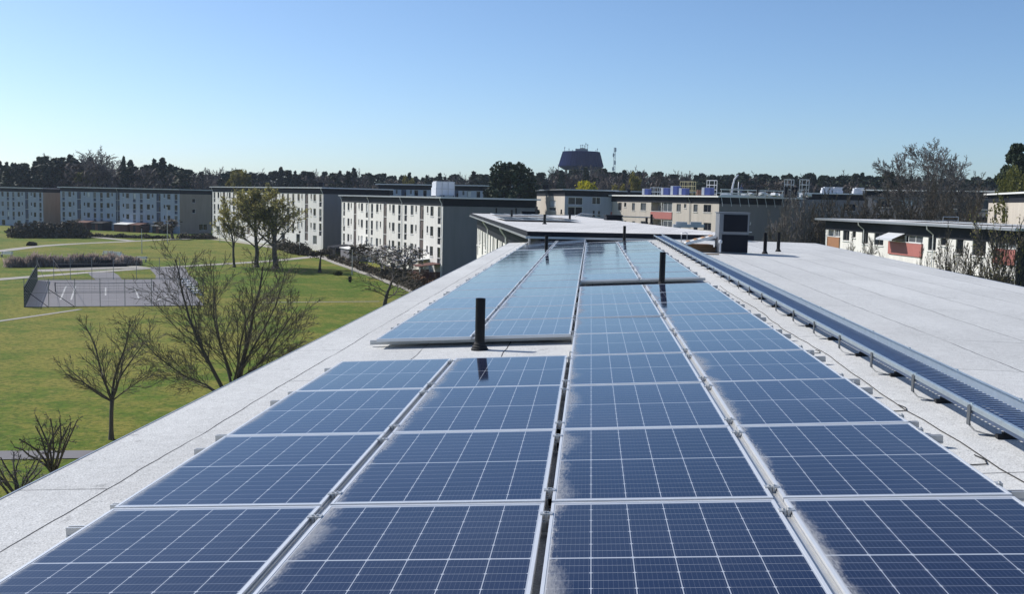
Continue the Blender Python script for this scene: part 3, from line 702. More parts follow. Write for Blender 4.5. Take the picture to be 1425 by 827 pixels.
# ------------------------------------------------------------------ the neighbouring roof
def on9(x, y): return onplane(x, max(y, 297.6), -1.3)
for i, (x, y, h, lab) in enumerate([(690.5,297,8,'thin pipe at the far left of the neighbouring roof'),(712,302.8,10.5,'pipe between the two far arrays on the neighbouring roof'),(718,297.4,8,'short pipe behind the rear array on the neighbouring roof'),
        (747,299,11.4,'dark pipe at the right end of the rear far array'),(757.8,312,13.6,'foremost dark pipe on the neighbouring roof'),(792.8,307,14.7,'dark pipe at the right end of the front far array'),
        (826,301.3,8,'left pipe of a pair behind the roof hatch'),(833.3,300.8,7,'right pipe of a pair behind the roof hatch'),(781,297.4,6,'small pipe before the beige and grey block'),
        (899.6,311,8,'short pipe of a pair near the right side of the neighbouring roof'),(906.3,311.5,13,'tall pipe of a pair near the right side of the neighbouring roof')]):
    p = on9(x, y); vent_pipe(p.x, p.y, h*p.y/F, CZ-1.3, lab, 'vent pipes on the neighbouring roof', .075, True, 10)
for x, y, w_, h, lab in ((853, 306.5, 1.1, .3, 'dark low roof hatch on the neighbouring roof'), (735, 298.3, 1.2, .2, 'flat dark hatch far back on the neighbouring roof')):
    p = on9(x, y); a = MB(); a.box(-w_/2, w_/2, -.5, .5, 0, h); a.box(-w_/2-.06, w_/2+.06, -.56, .56, h, h+.08); a.box(-w_/2-.03, w_/2+.03, -.53, .53, -.01, .06)
    o = a.build('roof_hatch', m_darkbox, None, False, (p.x, p.y, CZ-1.3)); o.rotation_euler = (0, 0, R(9)); tag(o, lab, 'roof hatch')
def far_array(x, y, nc, nr, lab):
    p = on9(x, y)
    for r in range(nr):
        for c in range(nc):
            o = link('solar_panel', fmh); q = Vector((p.x, p.y)) + in9*(c*1.16) + d9*(r*1.742)
            o.location = (q.x, q.y, CZ-1.3+.14); o.rotation_euler = (0, 0, math.atan2(in9.y, in9.x)); tag(o, f'panel {ORD[c]} from the left, row {r+1} of the {lab} on the neighbouring roof', 'solar panel', 'solar panels on the neighbouring roof')
            g = link('glass', gm, o); g.color = (.3, 0, 0, 1)
far_array(702, 308, 4, 5, 'front array'); far_array(688, 300.5, 4, 3, 'rear array')
p = on9(800, 303); a = MB(); a.tube([(0,0,.1),(.5,.6,.35),(1.2,1.0,.3),(3.6,2.2,.15),(6.4,3.2,.1)], .05, 6); tag(a.build('duct_pipe', m_silver, None, True, (p.x, p.y, CZ-1.3)), 'grey bent pipe lying across the neighbouring roof', 'pipe')
p = onplane(955, 318.5, -1.3); 
for k, x in enumerate((948, 968)):
    q = onplane(x, 316.5, -1.3); a = MB(); a.box(-.45, .45, -.3, .3, 0, .16); a.box(-.3, .3, -.25, .25, .16, .3)
    tag(a.build('roof_light', m_silver, None, False, (q.x, q.y, CZ-1.3)), ('left' if k == 0 else 'right') + ' small grey skylight at the back edge of the neighbouring roof', 'skylight')

# ------------------------------------------------------------------ things on the far roofs
z5 = CZ + 1.25
def on5(x, back=4.0):                         # a spot on the beige block's roof seen at column x
    u = Vector(R5)-Vector(L5); u.normalize(); inn = Vector((-u.y, u.x)); r = ray(x, 272); o = Vector((X0, 0)); base = Vector(L5) + inn*back
    t = (base-o).dot(inn)/Vector((r.x, r.y)).dot(inn); return X0 + r.x*t, r.y*t
ang5 = math.atan2(R5[1]-L5[1], R5[0]-L5[0])
for x, w_, h, bk, lab in [(900, 1.15, 1.15, 2, 'blue wrapped pallet furthest left on the site roof'), (927, 1.3, 1.3, 2.2, 'second blue and white pallet from the left on the site roof'),
                      (940, 1.2, 1.6, 2.6, 'tallest white-topped pallet in the middle of the site roof'), (952, 1.2, 1.2, 2, 'blue pallet before the yellow railing on the site roof'), (985, 1.4, 1.3, 2, 'blue pallet with white wrap near the white frame')]:
    X, Y = on5(x, bk); root = empty('pallet_load', (X, Y, z5), ang5+.5); tag(root, lab, 'pallet', 'wrapped pallets on the site roof')
    a = MB(); a.box(-w_/2, w_/2, -w_/2, w_/2, .14, h); a.build('goods', m_blue, root)
    a = MB(); a.box(-w_/2-.02, -w_/2+.45, -w_/2-.02, w_/2+.02, .15, h+.03); a.box(-w_/2, w_/2, -w_/2, w_/2, h+.003, h+.04); a.build('wrap', m_wrap, root)
    a = MB(); a.box(-w_/2, w_/2, -w_/2, w_/2, .10, .135); [a.box(-w_/2, w_/2, yy-.06, yy+.06, 0, .10) for yy in (-w_*.4, 0, w_*.4)]; a.build('pallet', m_wood, root)
X, Y = on5(974, 2.4); a = MB()
for i in range(4):
    for j in range(3): a.box(-.5+i*.26, -.27+i*.26, -.4, .4, j*.33, j*.33+.31)
tag(a.build('brick_stack', m_brick, None, False, (X, Y, z5)), 'reddish brown stack of bricks on the site roof', 'brick stack')
def scaffold(x, bk, w_, h, nb, mat, lab, name='scaffold_frame', cat='scaffold', dz=0, depth=.8):
    X, Y = on5(x, bk); a = MB()
    for i in range(nb+1):
        for yy in (0, depth): a.tube([(i*w_/nb, yy, 0), (i*w_/nb, yy, h)], .05, 5)
    z = h
    while z > .25:
        for yy in (0, depth): a.box(0, w_, yy-.04, yy+.04, z-.07, z+.03)
        z -= .75
    o = a.build(name, mat, None, False, (X, Y, z5+dz)); o.rotation_euler = (0, 0, ang5+.45); return tag(o, lab, cat)
m_yel = simple('yellow_site_rail', (.45, .40, .22), .6, .2, 3)
scaffold(946, 6, 2.6, 2.3, 3, m_yel, 'pale yellow guard frame on the site roof', dz=.2); scaffold(983, 5, 1.4, 2.6, 1, m_white, 'white upright frame right of the pallets on the site roof')
scaffold(905, 5, 1.9, 1.5, 2, m_silver, 'low grey frame behind the leftmost pallet')
scaffold(1091, 9, 1.1, 2.7, 1, m_silver, 'left tower of the silver scaffold above the grey gable', dz=0); scaffold(1112, 10, 1.1, 2.7, 1, m_silver, 'right tower of the silver scaffold above the grey gable')
X, Y = on5(1100, 9.6); a = MB(); a.box(-.9, 1.0, 0, .9, 0, 1.5); a.box(-1, 1.1, -.05, .95, 1.5, 1.56); tag(a.build('site_cabin', m_darkbox, None, False, (X, Y, z5+.02)), 'dark box between the two scaffold towers', 'box')
X, Y = on5(1018, 5); a = MB(); a.tube([(0,0,0),(.1,0,1.6),(.35,0,2.7),(.9,0,3.4)], [.16,.14,.13,.1], 7); a.tube([(1.0,0,0),(1.0,0,2.3)], .07, 6); a.tube([(.1,0,1.2),(1.0,0,1.3)], .05, 6)
tag(a.build('rubbish_chute', m_wrap, None, True, (X, Y, z5)), 'pale bent chute standing up from the site roof', 'chute')
# guard rail round the site: posts, two rails, toe board, on the gable side
gA, gB = Vector(R5) + Vector((0, 0)), None
u5 = (Vector(R5)-Vector(L5)).normalized(); n5 = Vector((-u5.y, u5.x))
gr = empty('guard_rail', (R5[0], R5[1], z5), math.atan2(n5.y, n5.x)); tag(gr, 'white guard rail along the gable edge of the site roof', 'guard rail')
for i in range(10):
    a = MB(); a.tube([(i*1.55, -.45, 0), (i*1.55, -.45, 1.1)], .035, 5); a.tube([(i*1.55, -.45, .05), (i*1.55, -1.0, -1.5)], .03, 5); a.build('post', m_white, gr)
for z in (.5, 1.0):
    a = MB(); a.box(-.2, 14.4, -.50, -.46, z-.08, z+.06); a.build('rail', m_white, gr)
a = MB(); a.box(-.2, 14.4, -.48, -.44, .03, .25); a.build('toe_board', m_white, gr)
for i, (x, bk, lab) in enumerate([(1010, 4, 'leftmost heap of white sheeting on the site roof'), (1040, 5, 'heap of white sheeting left of the dark-clothed worker'), (1062, 6, 'low white stack right of the dark-clothed worker'), (1080, 7, 'white stack before the left scaffold tower'), (1120, 9, 'white stack at the right end of the site roof')]):
    X, Y = on5(x, bk); rr = random.Random(i); a = MB()
    for k in range(6):
        cx, cy, s_ = rr.uniform(-.8, .8), rr.uniform(-.4, .4), rr.uniform(.25, .5); zz = rr.uniform(0, .35)
        a.box(-s_, s_, -s_*.7, s_*.7, 0, s_*.8, 0, Matrix.Translation((cx, cy, zz)) @ Matrix.Rotation(rr.uniform(0, 3), 4, 'Z') @ Matrix.Rotation(rr.uniform(-.3, .3), 4, 'X'))
    tag(a.build('sheeting_heap', m_wrap, None, False, (X, Y, z5+.05)), lab, 'sheeting', 'white heaps on the site roof')
ztc = CZ+(288-269.5)*202/F
for x, w_, lab in ((1150, 2.0, 'left white wrapped load on the roof behind the thicket'), (1164, 2.1, 'middle white wrapped load on the roof behind the thicket'), (1194, 2.0, 'right white wrapped load on the roof behind the thicket')):
    p = atY(x, 270, 204); a = MB(); a.box(-w_/2, w_/2, -.7, .7, 0, .55); a.box(-w_/2+.1, w_/2-.15, -.6, .6, .56, 1.05); a.box(-w_/2+.5, w_/2, -.65, .6, 1.06, 1.2)
    tag(a.build('wrapped_load', m_wrap, None, False, (p.x, p.y, ztc)), lab, 'wrapped load', 'wrapped loads behind the thicket')
# white tented unit on the long cream block
p = atY(616.5, 271, 158); un = empty('wrapped_roof_unit', (p.x, p.y, CZ+.15), .45); tag(un, 'white plastic-wrapped unit on the long cream block roof', 'roof unit')
a = MB(); a.box(-1.4, 1.4, -1.1, 1.1, .3, 2.2); a.box(-1.3, 1.3, -1.0, 1.0, 2.2, 2.35); a.box(-1.5, -.9, -1.15, 1.15, .2, 1.4); a.build('wrapping', m_wrap, un)
a = MB()
for x in (-1.42, -.5, .45, 1.42):
    a.tube([(x, -1.16, 0), (x, -1.16, 2.3)], .05, 5)
a.box(-1.45, 1.45, -1.2, -1.14, 1.2, 1.28); a.box(-1.45, 1.45, -1.2, -1.14, 2.2, 2.28); a.build('poles', m_silver, un)
# chimneys and vents on the blocks
def roof_vent(x, D, zt, w_, h, lab, mat=None):
    p = atY(x, 275, D); root = empty('roof_vent', (p.x, p.y, zt)); tag(root, lab, 'roof vent', 'vents on the block roofs')
    a = MB(); a.box(-w_/2, w_/2, -w_/2, w_/2, 0, h*.8); a.build('duct', mat or m_darkbox, root)
    a = MB(); a.box(-w_/2-.08, w_/2+.08, -w_/2-.08, w_/2+.08, h*.8+.003, h); a.build('cap', mat or m_darkbox, root)
roof_vent(447, 200, CZ+1.5, .8, 1.0, 'dark vent near the gable of the block behind the budding trees')
roof_vent(151, 274, CZ+.75, .9, 1.0, 'middle dark vent on the blue-grey block with pinkish gable'); roof_vent(210, 269, CZ+.75, .9, 1.0, 'right dark vent on the blue-grey block with pinkish gable'); roof_vent(143, 275, CZ+.75, .7, .8, 'small dark vent left of the middle one on the blue-grey block')
roof_vent(236, 266, CZ+.75, .7, .8, 'small dark vent closest to the pinkish gable'); roof_vent(875, 190, z5, .5, 1.1, 'dark vent at the left end of the site roof')
roof_vent(759, 205, zta, 1.0, .9, 'dark vent on the beige and grey block'); roof_vent(369, 228, CZ+1.5, .8, .9, 'dark vent above the budding trees')
p = onplane(1339.5, 303.5, -1.25); root = empty('exhaust_fan', (p.x, p.y, CZ-1.25)); tag(root, 'dark stepped exhaust fan on the white block roof', 'exhaust fan')
k_ = p.y/F
a = MB(); a.box(-8.5*k_, 8.5*k_, -.6, .6, 0, 8*k_); a.build('base', m_darkbox, root)
a = MB(); a.lathe([(6*k_, 8*k_+.003), (6*k_, 15*k_), (4*k_, 17*k_), (4.5*k_, 17.3*k_)], 14); a.build('hood', m_darkbox, root)
for x, lab in ((1365, 'left thin pipe on the white block roof'), (1370.5, 'right thin pipe on the white block roof')):
    p = onplane(x, 306, -1.25); vent_pipe(p.x, p.y, .55, CZ-1.25, lab, 'pipes on the white block roof', .08, True, 8)
d6 = (Vector(R6)-Vector(L6)).normalized(); n6 = Vector((-d6.y, d6.x))
for r in range(3):
    for c in range(12):
        q = Vector(L6) + d6*(10+c*1.742) + n6*(3.2+r*1.16)
        o = link('solar_panel', fmh); o.location = (q.x, q.y, CZ-1.25+.14); o.rotation_euler = (0, 0, math.atan2(-n6.x, n6.y)*1.0 + math.atan2(d6.y, d6.x)*0)
        o.rotation_euler = (0, 0, math.atan2(n6.y, n6.x)); g = link('glass', gm, o); g.color = (.3, 0, 0, 1)
        tag(o, f'panel {c+1} from the far end, {["front","middle","rear"][r]} row on the white block roof', 'solar panel', 'solar panels on the white block roof')
def wire_frame(x, y, w_, h, lab):
    p = onplane(x, y, -1.25); a = MB(); a.tube([(0,0,0),(0,0,h),(w_,.2,h),(w_,.2,0)], .03, 5); a.tube([(0,0,h*.5),(w_,.2,h*.5)], .025, 5)
    tag(a.build('wire_barrier', m_silver, None, False, (p.x, p.y, CZ-1.25)), lab, 'barrier', 'wire barriers on the white block roof')
wire_frame(1281, 302, .9, .5, 'small grey wire barrier behind the far array of the white block'); wire_frame(1312, 311, 1.4, .6, 'wider wire barrier near the eave of the white block')
# awning above the left red balcony of the white block
hb_ = px_holes(L6, R6, CZ-1.25, [(1237, 1260, 322, 336, 'a')])[0]
root = empty('awning', (L6[0], L6[1], CZ-1.25), math.atan2(R6[1]-L6[1], R6[0]-L6[0])); tag(root, 'white slanting awning over a red balcony of the white block', 'awning')
a = MB(); x0, x1, zb_, zt_ = hb_[0], hb_[1], hb_[2]+.25, hb_[3]-.15
a.poly([(x0,-.05,zt_),(x1,-.05,zt_),(x1,-1.25,zb_),(x0,-1.25,zb_)][::-1]); a.poly([(x0,-.05,zt_-.02),(x1,-.05,zt_-.02),(x1,-1.25,zb_-.02),(x0,-1.25,zb_-.02)])
a.box(x0, x1, -1.27, -1.24, zb_-.16, zb_-.01); a.build('canvas', m_wrap, root)
a = MB(); [a.tube([(x,-.06,zb_-.1),(x,-1.22,zb_-.02)], .02, 5) for x in (x0+.05, x1-.05)]; a.build('arm', m_silver, root)

# ------------------------------------------------------------------ people on the site roof
def person(x, bk, label, jacket, arm):
    X, Y = on5(x, bk); root = empty('person', (X, Y, z5), .6); tag(root, label, 'person')
    J = [(0,0,.95),(0,0,1.2),(0,0,1.42),(0,.01,1.52),(0,.02,1.64),(0,.02,1.74),(.10,0,.9),(.12,.02,.5),(.13,0,.09),(.13,-.14,.03),(-.10,0,.9),(-.13,-.03,.5),(-.15,.02,.09),(-.15,-.12,.03),
         (.19,0,1.40),(.27,-.02,1.12),(.26,-.12,.88),(.26,-.16,.80),(-.19,0,1.40)] + arm
    E_ = [(0,1),(1,2),(2,3),(3,4),(4,5),(0,6),(6,7),(7,8),(8,9),(0,10),(10,11),(11,12),(12,13),(2,14),(14,15),(15,16),(16,17),(2,18),(18,19),(19,20),(20,21)]
    rad = [.15,.14,.15,.06,.095,.085,.10,.07,.05,.045,.10,.07,.05,.045,.075,.05,.04,.04,.075,.05,.04,.04]
    me = bpy.data.meshes.new('body'); me.from_pydata(J, E_, []); o = link('body', me, root)
    sk = o.modifiers.new('skin', 'SKIN'); me.skin_vertices[0].data[0].use_root = True
    for i, r_ in enumerate(rad): me.skin_vertices[0].data[i].radius = (r_, r_)
    sb = o.modifiers.new('sub', 'SUBSURF'); sb.levels = 1; sb.render_levels = 2
    me.materials.append(jacket)
    h = MB(); h.lathe([(.02,1.60),(.098,1.66),(.115,1.72),(.10,1.79),(.05,1.84),(.005,1.85)], 12, 0, 0, .025); h.build('hard_hat', jacket, root, True)
    fc = MB(); fc.box(-.06, .06, -.085, -.06, 1.57, 1.66); fc.box(-.015, .015, -.10, -.08, 1.60, 1.63); fc.build('face', m_skin, root)
person(1054, 4.6, 'worker in dark clothes standing with one raised arm on the site roof', m_cloth_d, [(-.33,-.12,1.52),(-.40,-.26,1.66),(-.42,-.32,1.72)])
person(1031.5, 4.8, 'worker in blue jacket standing left of the dark-clothed one', m_cloth_b, [(-.27,-.02,1.12),(-.26,-.14,.9),(-.26,-.18,.82)])

# ------------------------------------------------------------------ trees
def grow(mbT, mbC, p, d, L_, r_, lev, rnd, maxlev, P_):
    n = max(3, int(L_/P_['seg'])+2) if lev < 2 else 3; pts = [p.copy()]; rads = [r_]; q = p.copy(); dd = d.copy()
    for i in range(n):
        dd = (dd + Vector((rnd.gauss(0,1), rnd.gauss(0,1), rnd.gauss(0,1)))*P_['wob']*(1+.35*lev) + Vector((0,0,P_['up']*(.5 if lev == 0 else 1)))).normalized()
        q = q + dd*(L_/n); pts.append(q.copy()); rads.append(max(P_['rmin'], r_*(1 - (i+1)/n*P_['taper'])))
    (mbT if lev <= P_['tl'] else mbC).tube(pts, rads, (8 if lev == 0 else 5) if lev < 2 else 3, 0, lev < 1)
    if lev >= maxlev: return
    k = P_['kids'][lev]; k = max(1, int(round(k*rnd.uniform(.8, 1.2))))
    for j in range(k):
        t = P_['t0'][min(lev, len(P_['t0'])-1)] + (1 - P_['t0'][min(lev, len(P_['t0'])-1)])*((j + rnd.random())/k); t = min(t, .99)
        i = int(t*n); f = t*n - i; base = pts[i].lerp(pts[min(i+1, n)], f); ax = (pts[min(i+1, n)]-pts[i]).normalized()
        az = 2*math.pi*(j*.382 + rnd.random()*.25) + lev; side = ax.orthogonal().normalized(); side = (Matrix.Rotation(az, 3, ax) @ side)
        an = P_['ang'][min(lev, len(P_['ang'])-1)]*rnd.uniform(.7, 1.25)
        nd = (ax*math.cos(an) + side*math.sin(an)).normalized()
        ln = L_*P_['ratio'][min(lev, len(P_['ratio'])-1)]*rnd.uniform(.65, 1.15)*(1.08 - .5*t)
        rr = max(P_['rmin'], rads[min(i, n)]*P_['rr']*rnd.uniform(.75, 1))
        grow(mbT, mbC, base, nd, ln, rr, lev+1, rnd, maxlev, P_)
BASE = dict(seg=.7, wob=.07, up=.05, taper=.75, rmin=.011, tl=1, kids=[9,8,7,5], t0=[.3,.25,.2,.15], ang=[.75,.65,.7,.7], ratio=[.62,.5,.45,.5], rr=.55)
def fit(root, Cn, hgt, wid):                 # bring a grown tree to the height and spread it has in the photo
    v = np.array(Cn.v); z = np.percentile(v[:, 2], 99.6); x = (np.percentile(v[:, 0], 99) - np.percentile(v[:, 0], 1))
    sz = hgt/z if hgt else 1; sx = wid/x if wid else sz; root.scale = (sx, sx, sz)
def bare_tree(label, loc, stems, seed, maxlev=3, cat='tree', group=None, twig=None, name='bare_tree', leaf=None, nleaf=0, lsize=.12, hgt=None, wid=None, **kw):
    P_ = dict(BASE); P_.update(kw); rnd = random.Random(seed); T, Cn = MB(), MB()
    for (off, d, L_, r_) in stems:
        d = Vector(d).normalized(); b = Vector(off)
        T.tube([b + Vector((0,0,-.3)), b + Vector((0,0,.02)), b + d*.3], [r_*1.9, r_*1.45, r_*1.04], 8)
        grow(T, Cn, b + d*.22, d, L_, r_, 0, rnd, maxlev, P_)
    root = empty(name, loc); tag(root, label, cat, group)
    T.build('trunk', m_bark, root, True); Cn.build('crown', twig or m_twig, root); fit(root, Cn, hgt, wid)
    if leaf is not None:
        vs_ = np.array(Cn.v); ix = np.random.default_rng(seed).integers(0, len(vs_), nleaf)
        quads(vs_[ix] + np.random.default_rng(seed+1).normal(0, .12, (nleaf, 3)), lsize, seed).build_np('leaves', leaf, root)
    return root
class NP:
    def __init__(s, v, f): s.v, s.f = v, f
    def mesh(s, name, mat):
        me = bpy.data.meshes.new(name); n, k = len(s.v), len(s.f)
        me.vertices.add(n); me.vertices.foreach_set('co', s.v.astype(np.float32).ravel())
        me.loops.add(k*4); me.loops.foreach_set('vertex_index', s.f.astype(np.int32).ravel())
        me.polygons.add(k); me.polygons.foreach_set('loop_start', np.arange(0, k*4, 4, dtype=np.int32)); me.polygons.foreach_set('loop_total', np.full(k, 4, dtype=np.int32))
        for m in (mat if isinstance(mat, list) else [mat]): me.materials.append(m)
        me.update(calc_edges=True); return me
    def build_np(s, name, mat, parent=None): return link(name, s.mesh(name, mat), parent)
def quads(c, size, seed, stretch=1.0, up=0.0):
    g = np.random.default_rng(seed); n = len(c)
    a = g.normal(0, 1, (n, 3)); a /= np.linalg.norm(a, axis=1)[:, None]; a[:, 2] += up; a /= np.linalg.norm(a, axis=1)[:, None]
    b = np.cross(a, g.normal(0, 1, (n, 3))); b /= np.linalg.norm(b, axis=1)[:, None]
    s_ = (size*g.uniform(.55, 1.4, n))[:, None]; a = a*s_*stretch; b = b*s_/max(1, stretch*.6)
    v = np.stack([c-a*.5-b*.5*.4, c+b*.5, c+a*.5+b*.1, c-b*.5], 1).reshape(-1, 3)
    return NP(v, np.arange(n*4).reshape(-1, 4))
# the foreground trees in the park
p = onground(155, 612)
def park_tree_small():
    P_ = dict(BASE); T, Cn = MB(), MB(); rnd = random.Random(3)
    T.tube([(0,0,-.3),(0,0,.05),(0,0,.5),(.02,0,1.4),(.06,0,2.05)], [.2,.15,.105,.095,.10], 9)
    for d, L_, r_ in [((.02,.0,1),4.2,.075),((-.42,.1,1),4.2,.07),((.42,-.2,1),3.9,.06),((-1.15,.2,.62),3.0,.055),((.15,.6,.95),3.4,.05),((-.2,-.6,.9),3.3,.05),((.9,.2,.7),2.4,.04),((-.8,-.5,.75),2.6,.045)]:
        grow(T, Cn, Vector((.05,0,1.95)), Vector(d).normalized(), L_, r_, 1, rnd, 3, dict(P_, kids=[0,14,8,4], t0=[.1,.14,.2], ang=[.5,.6,.6], ratio=[.5,.42,.5,.5], up=.05, rmin=.009, wob=.06, rr=.45))
    root = empty('bare_tree', p); tag(root, 'small bare tree with straight dark trunk standing alone on the lawn', 'tree')
    T.build('trunk', m_bark, root, True); Cn.build('crown', m_twig, root); fit(root, Cn, 187*p.y/F, 150*p.y/F)
park_tree_small()
p2 = onground(322, 588)
def park_tree_big():
    T, Cn = MB(), MB(); rnd = random.Random(8)
    T.tube([(0,0,-.3),(0,0,.1),(.05,0,.7)], [.38,.3,.22], 9)
    T.tube([(0,0,.4),(-.15,0,1.0),(-.35,0,1.6)], [.2,.14,.12], 8)
    S = [((.05,0,.6),(.06,.05,1),7.6,.22),((-.3,0,1.45),(-.52,.1,1),7.4,.15),((-.25,0,1.3),(-1.35,-.1,.75),5.6,.085),((.1,0,1.6),(.75,.1,.95),5.6,.10),((.1,0,1.3),(1.2,-.3,.75),4.3,.07),
         ((.05,0,1.7),(-.28,.6,1),6.2,.11),((.05,0,1.8),(.3,-.65,1),5.8,.10),((.1,.1,2.2),(.42,.4,1),6.2,.10),((-.35,0,1.7),(-.9,.5,1),6.2,.10),((-.3,0,1.2),(-1.2,.5,.42),4.6,.07),((0,0,2.4),(-.2,-.5,1),5.6,.1),((0,0,2.0),(.95,.4,.6),4.6,.07)]
    for o, d, L_, r_ in S:
        grow(T, Cn, Vector(o), Vector(d).normalized(), L_, r_*.68, 1, rnd, 4, dict(BASE, kids=[0,15,8,5], t0=[.1,.13,.2,.2], ang=[.5,.55,.6,.65], ratio=[.5,.44,.5,.5], up=.035, rmin=.0085, wob=.05, tl=1, rr=.42))
    root = empty('bare_tree', p2); tag(root, 'big wide bare tree with several stems rising behind our left eave', 'tree')
    T.build('trunk', m_bark, root, True); Cn.build('crown', m_twig, root); fit(root, Cn, 258*p2.y/F, 262*p2.y/F)
park_tree_big()
for (x, y, lab, sd, hh) in ((76, 706, 'knobbly pruned bare fruit tree beside the footpath', 5, 1.0), (34, 738, 'low leaning pruned fruit tree at the left edge', 9, .95)):
    p = onground(x, y); T, Cn = MB(), MB(); rnd = random.Random(sd)
    lean = 0 if sd == 5 else -.5
    T.tube([(0,0,-.3),(0,0,.1),(-.03,0,.7*hh),(-.05+lean*.3,0,1.25*hh)], [.2,.15,.12,.12], 8)
    for k in range(11):
        a = k*2.4; r_ = .35 + .5*(k % 3)/2
        grow(T, Cn, Vector((-.05+lean*.3, 0, (1.0+.03*k)*hh)), Vector((math.cos(a)*r_+lean*.4, math.sin(a)*r_, .9 if k % 2 else .6)).normalized(), 2.1*hh, .06, 1, rnd, 3, dict(BASE, kids=[0,7,5], t0=[.2,.3,.3], ang=[.6,.8,.8], ratio=[.5,.32,.5], up=.09, wob=.17, rmin=.010, taper=.6))
    root = empty('fruit_tree', p); tag(root, lab, 'fruit tree'); T.build('trunk', m_bark, root, True); Cn.build('crown', m_twig_grey if sd == 9 else m_twig, root); fit(root, Cn, (145 if sd == 5 else 118)*p.y/F, (75 if sd == 5 else 105)*p.y/F)
p = onground(535, 430)
bare_tree('spreading bare tree in front of the path by the cream block', p, [((0,0,0),(.02,0,1),4.1,.15)], 31, 3, kids=[12,8,6], t0=[.15,.2,.2], ang=[1.15,.6,.6], ratio=[.72,.5,.45], up=.03, rmin=.014, hgt=62*p.y/F, wid=104*p.y/F)
for x, y, ty, lab, sd, col_ in ((357, 372, 262, 'left budding tree before the cream block', 41, m_bud), (384, 374, 258, 'right budding tree with thicker dark trunk before the cream block', 44, m_bud)):
    p = onground(x, y); H_ = (y-ty)*p.y/F
    bare_tree(lab, p, [((0,0,0),(0,0,1),H_*.62,.24 if sd == 44 else .19)], sd, 3, group='budding trees in the park', kids=[13,9,7], t0=[.22,.2,.2], ang=[.62,.6,.65], ratio=[.66,.5,.48], up=.06, rmin=.022, leaf=col_, nleaf=6000, lsize=.13, hgt=H_, wid=(78 if sd == 41 else 80)*p.y/F, name='budding_tree')
p = onground(326, 372); bare_tree('slim budding tree left of the pair before the cream block', p, [((0,0,0),(-.05,0,1),6.4,.16)], 47, 3, kids=[11,8,5], t0=[.25,.2,.2], ang=[.6,.6,.65], ratio=[.55,.5,.48], up=.06, rmin=.02, leaf=m_bud, nleaf=1800, lsize=.16, hgt=100*p.y/F, wid=44*p.y/F, name='budding_tree', group='budding trees in the park')
p = onground(445, 379); bare_tree('small dark pollarded tree with flat round head by the path', p, [((0,0,0),(0,0,1),2.5,.12)], 51, 3, kids=[14,8,6], t0=[.75,.2,.2], ang=[1.2,.6,.6], ratio=[.62,.5,.45], up=.02, wob=.02, rmin=.02, leaf=m_hedge, nleaf=900, lsize=.14, name='pollarded_tree', hgt=33*p.y/F, wid=34*p.y/F)
BL_ = 'blossoming trees before the cream block'
for x, y, h, lab, sd in ((533, 386, 4.4, 'pale blossoming tree left of the white pergola', 61), (562, 398, 4.6, 'pale blossoming tree nearest the white pergola', 62), (548, 392, 3.9, 'smallest pale blossoming tree before the cream block', 63)):
    p = onground(x, y); bare_tree(lab, p, [((0,0,0),(0,0,1),h*.6,.09)], sd, 3, kids=[10,8,6], t0=[.3,.2,.2], ang=[.7,.6,.6], ratio=[.6,.5,.45], rmin=.014, hgt=h*1.1, wid=h*1.0, leaf=m_blossom, nleaf=420, lsize=.12, group=BL_, name='blossoming_tree')
for x, y, h, lab, sd in ((240, 333, 4.5, 'small bare tree at the pinkish gable corner', 65), (100, 331, 4.0, 'small bare tree before the blue-grey block', 66), (497, 372, 3.6, 'small dark bare tree by the lamp post near the awning', 67)):
    p = onground(x, y); bare_tree(lab, p, [((0,0,0),(0,0,1),h*.6,.1)], sd, 3, kids=[9,7,5], rmin=.02, leaf=m_hedge, nleaf=420, lsize=.18, hgt=h, wid=h*.9)
# bare trees on the right
BT = 'bare trees on the right behind our roof'
for i, (x, by, D, top, lab, mt, w_) in enumerate([(1083, 390, 118, 268, 'grey bare tree in front of the dark grey gable', m_twig_grey, .55), (1108, 390, 122, 262, 'taller grey bare tree right of the gable one', m_twig_grey, .5), (1146, 380, 132, 266, 'brown bare tree left end of the thicket', m_twig, .6),
        (1172, 380, 136, 270, 'brown bare tree in the middle of the thicket', m_twig, .6), (1200, 380, 140, 266, 'brown bare tree right part of the thicket', m_twig, .6), (1125, 380, 128, 284, 'low brown bare tree between gable and thicket', m_twig, .7),
        (1243, 370, 148, 262, 'bare tree before the dark block, left one', m_twig, .6), (1268, 370, 150, 256, 'bare tree before the dark block, second from left', m_twig, .55), (1300, 370, 145, 250, 'bare tree before the dark block, third from left', m_twig, .6), (1345, 370, 140, 252, 'bare tree before the dark block, right one', m_twig, .6)]):
    p = atY(x, by, D); zg = G(p.x, p.y); t = atY(x, top, D); H_ = t.z - zg; p.z = zg
    bare_tree(lab, p, [((0,0,0),(.02,0,1),H_*w_,.16),((.3,.2,0),(.25,.1,1),H_*w_*.9,.12),((-.3,-.1,0),(-.28,.1,1),H_*w_*.85,.12)], 70+i, 3, group=BT, twig=mt, kids=[10,10,9], t0=[.12,.15,.2], ang=[.5,.55,.6], ratio=[.62,.5,.45], up=.06, rmin=.026, hgt=H_, wid=(48 if i > 1 else 40)*D/F)
for i, (x, D, top, lab, sp) in enumerate([(1290, 165, 214, 'left of three tall bare trees against the sky', .62), (1327, 160, 195, 'tallest middle one of three bare trees against the sky', .62), (1366, 168, 206, 'right of three tall bare trees against the sky', .6)]):
    p = atY(x, 330, D); zg = G(p.x, p.y); H_ = atY(x, top, D).z - zg; p.z = zg
    bare_tree(lab, p, [((0,0,0),(0,0,1),H_*.78,.30)], 90+i, 4, twig=m_twig_grey, kids=[22,10,7,4], t0=[.40,.2,.2,.2], ang=[.75,.6,.6,.6], ratio=[.40,.5,.48,.5], up=.03, rmin=.022, hgt=H_, wid=[70, 98, 66][i]*D/F)
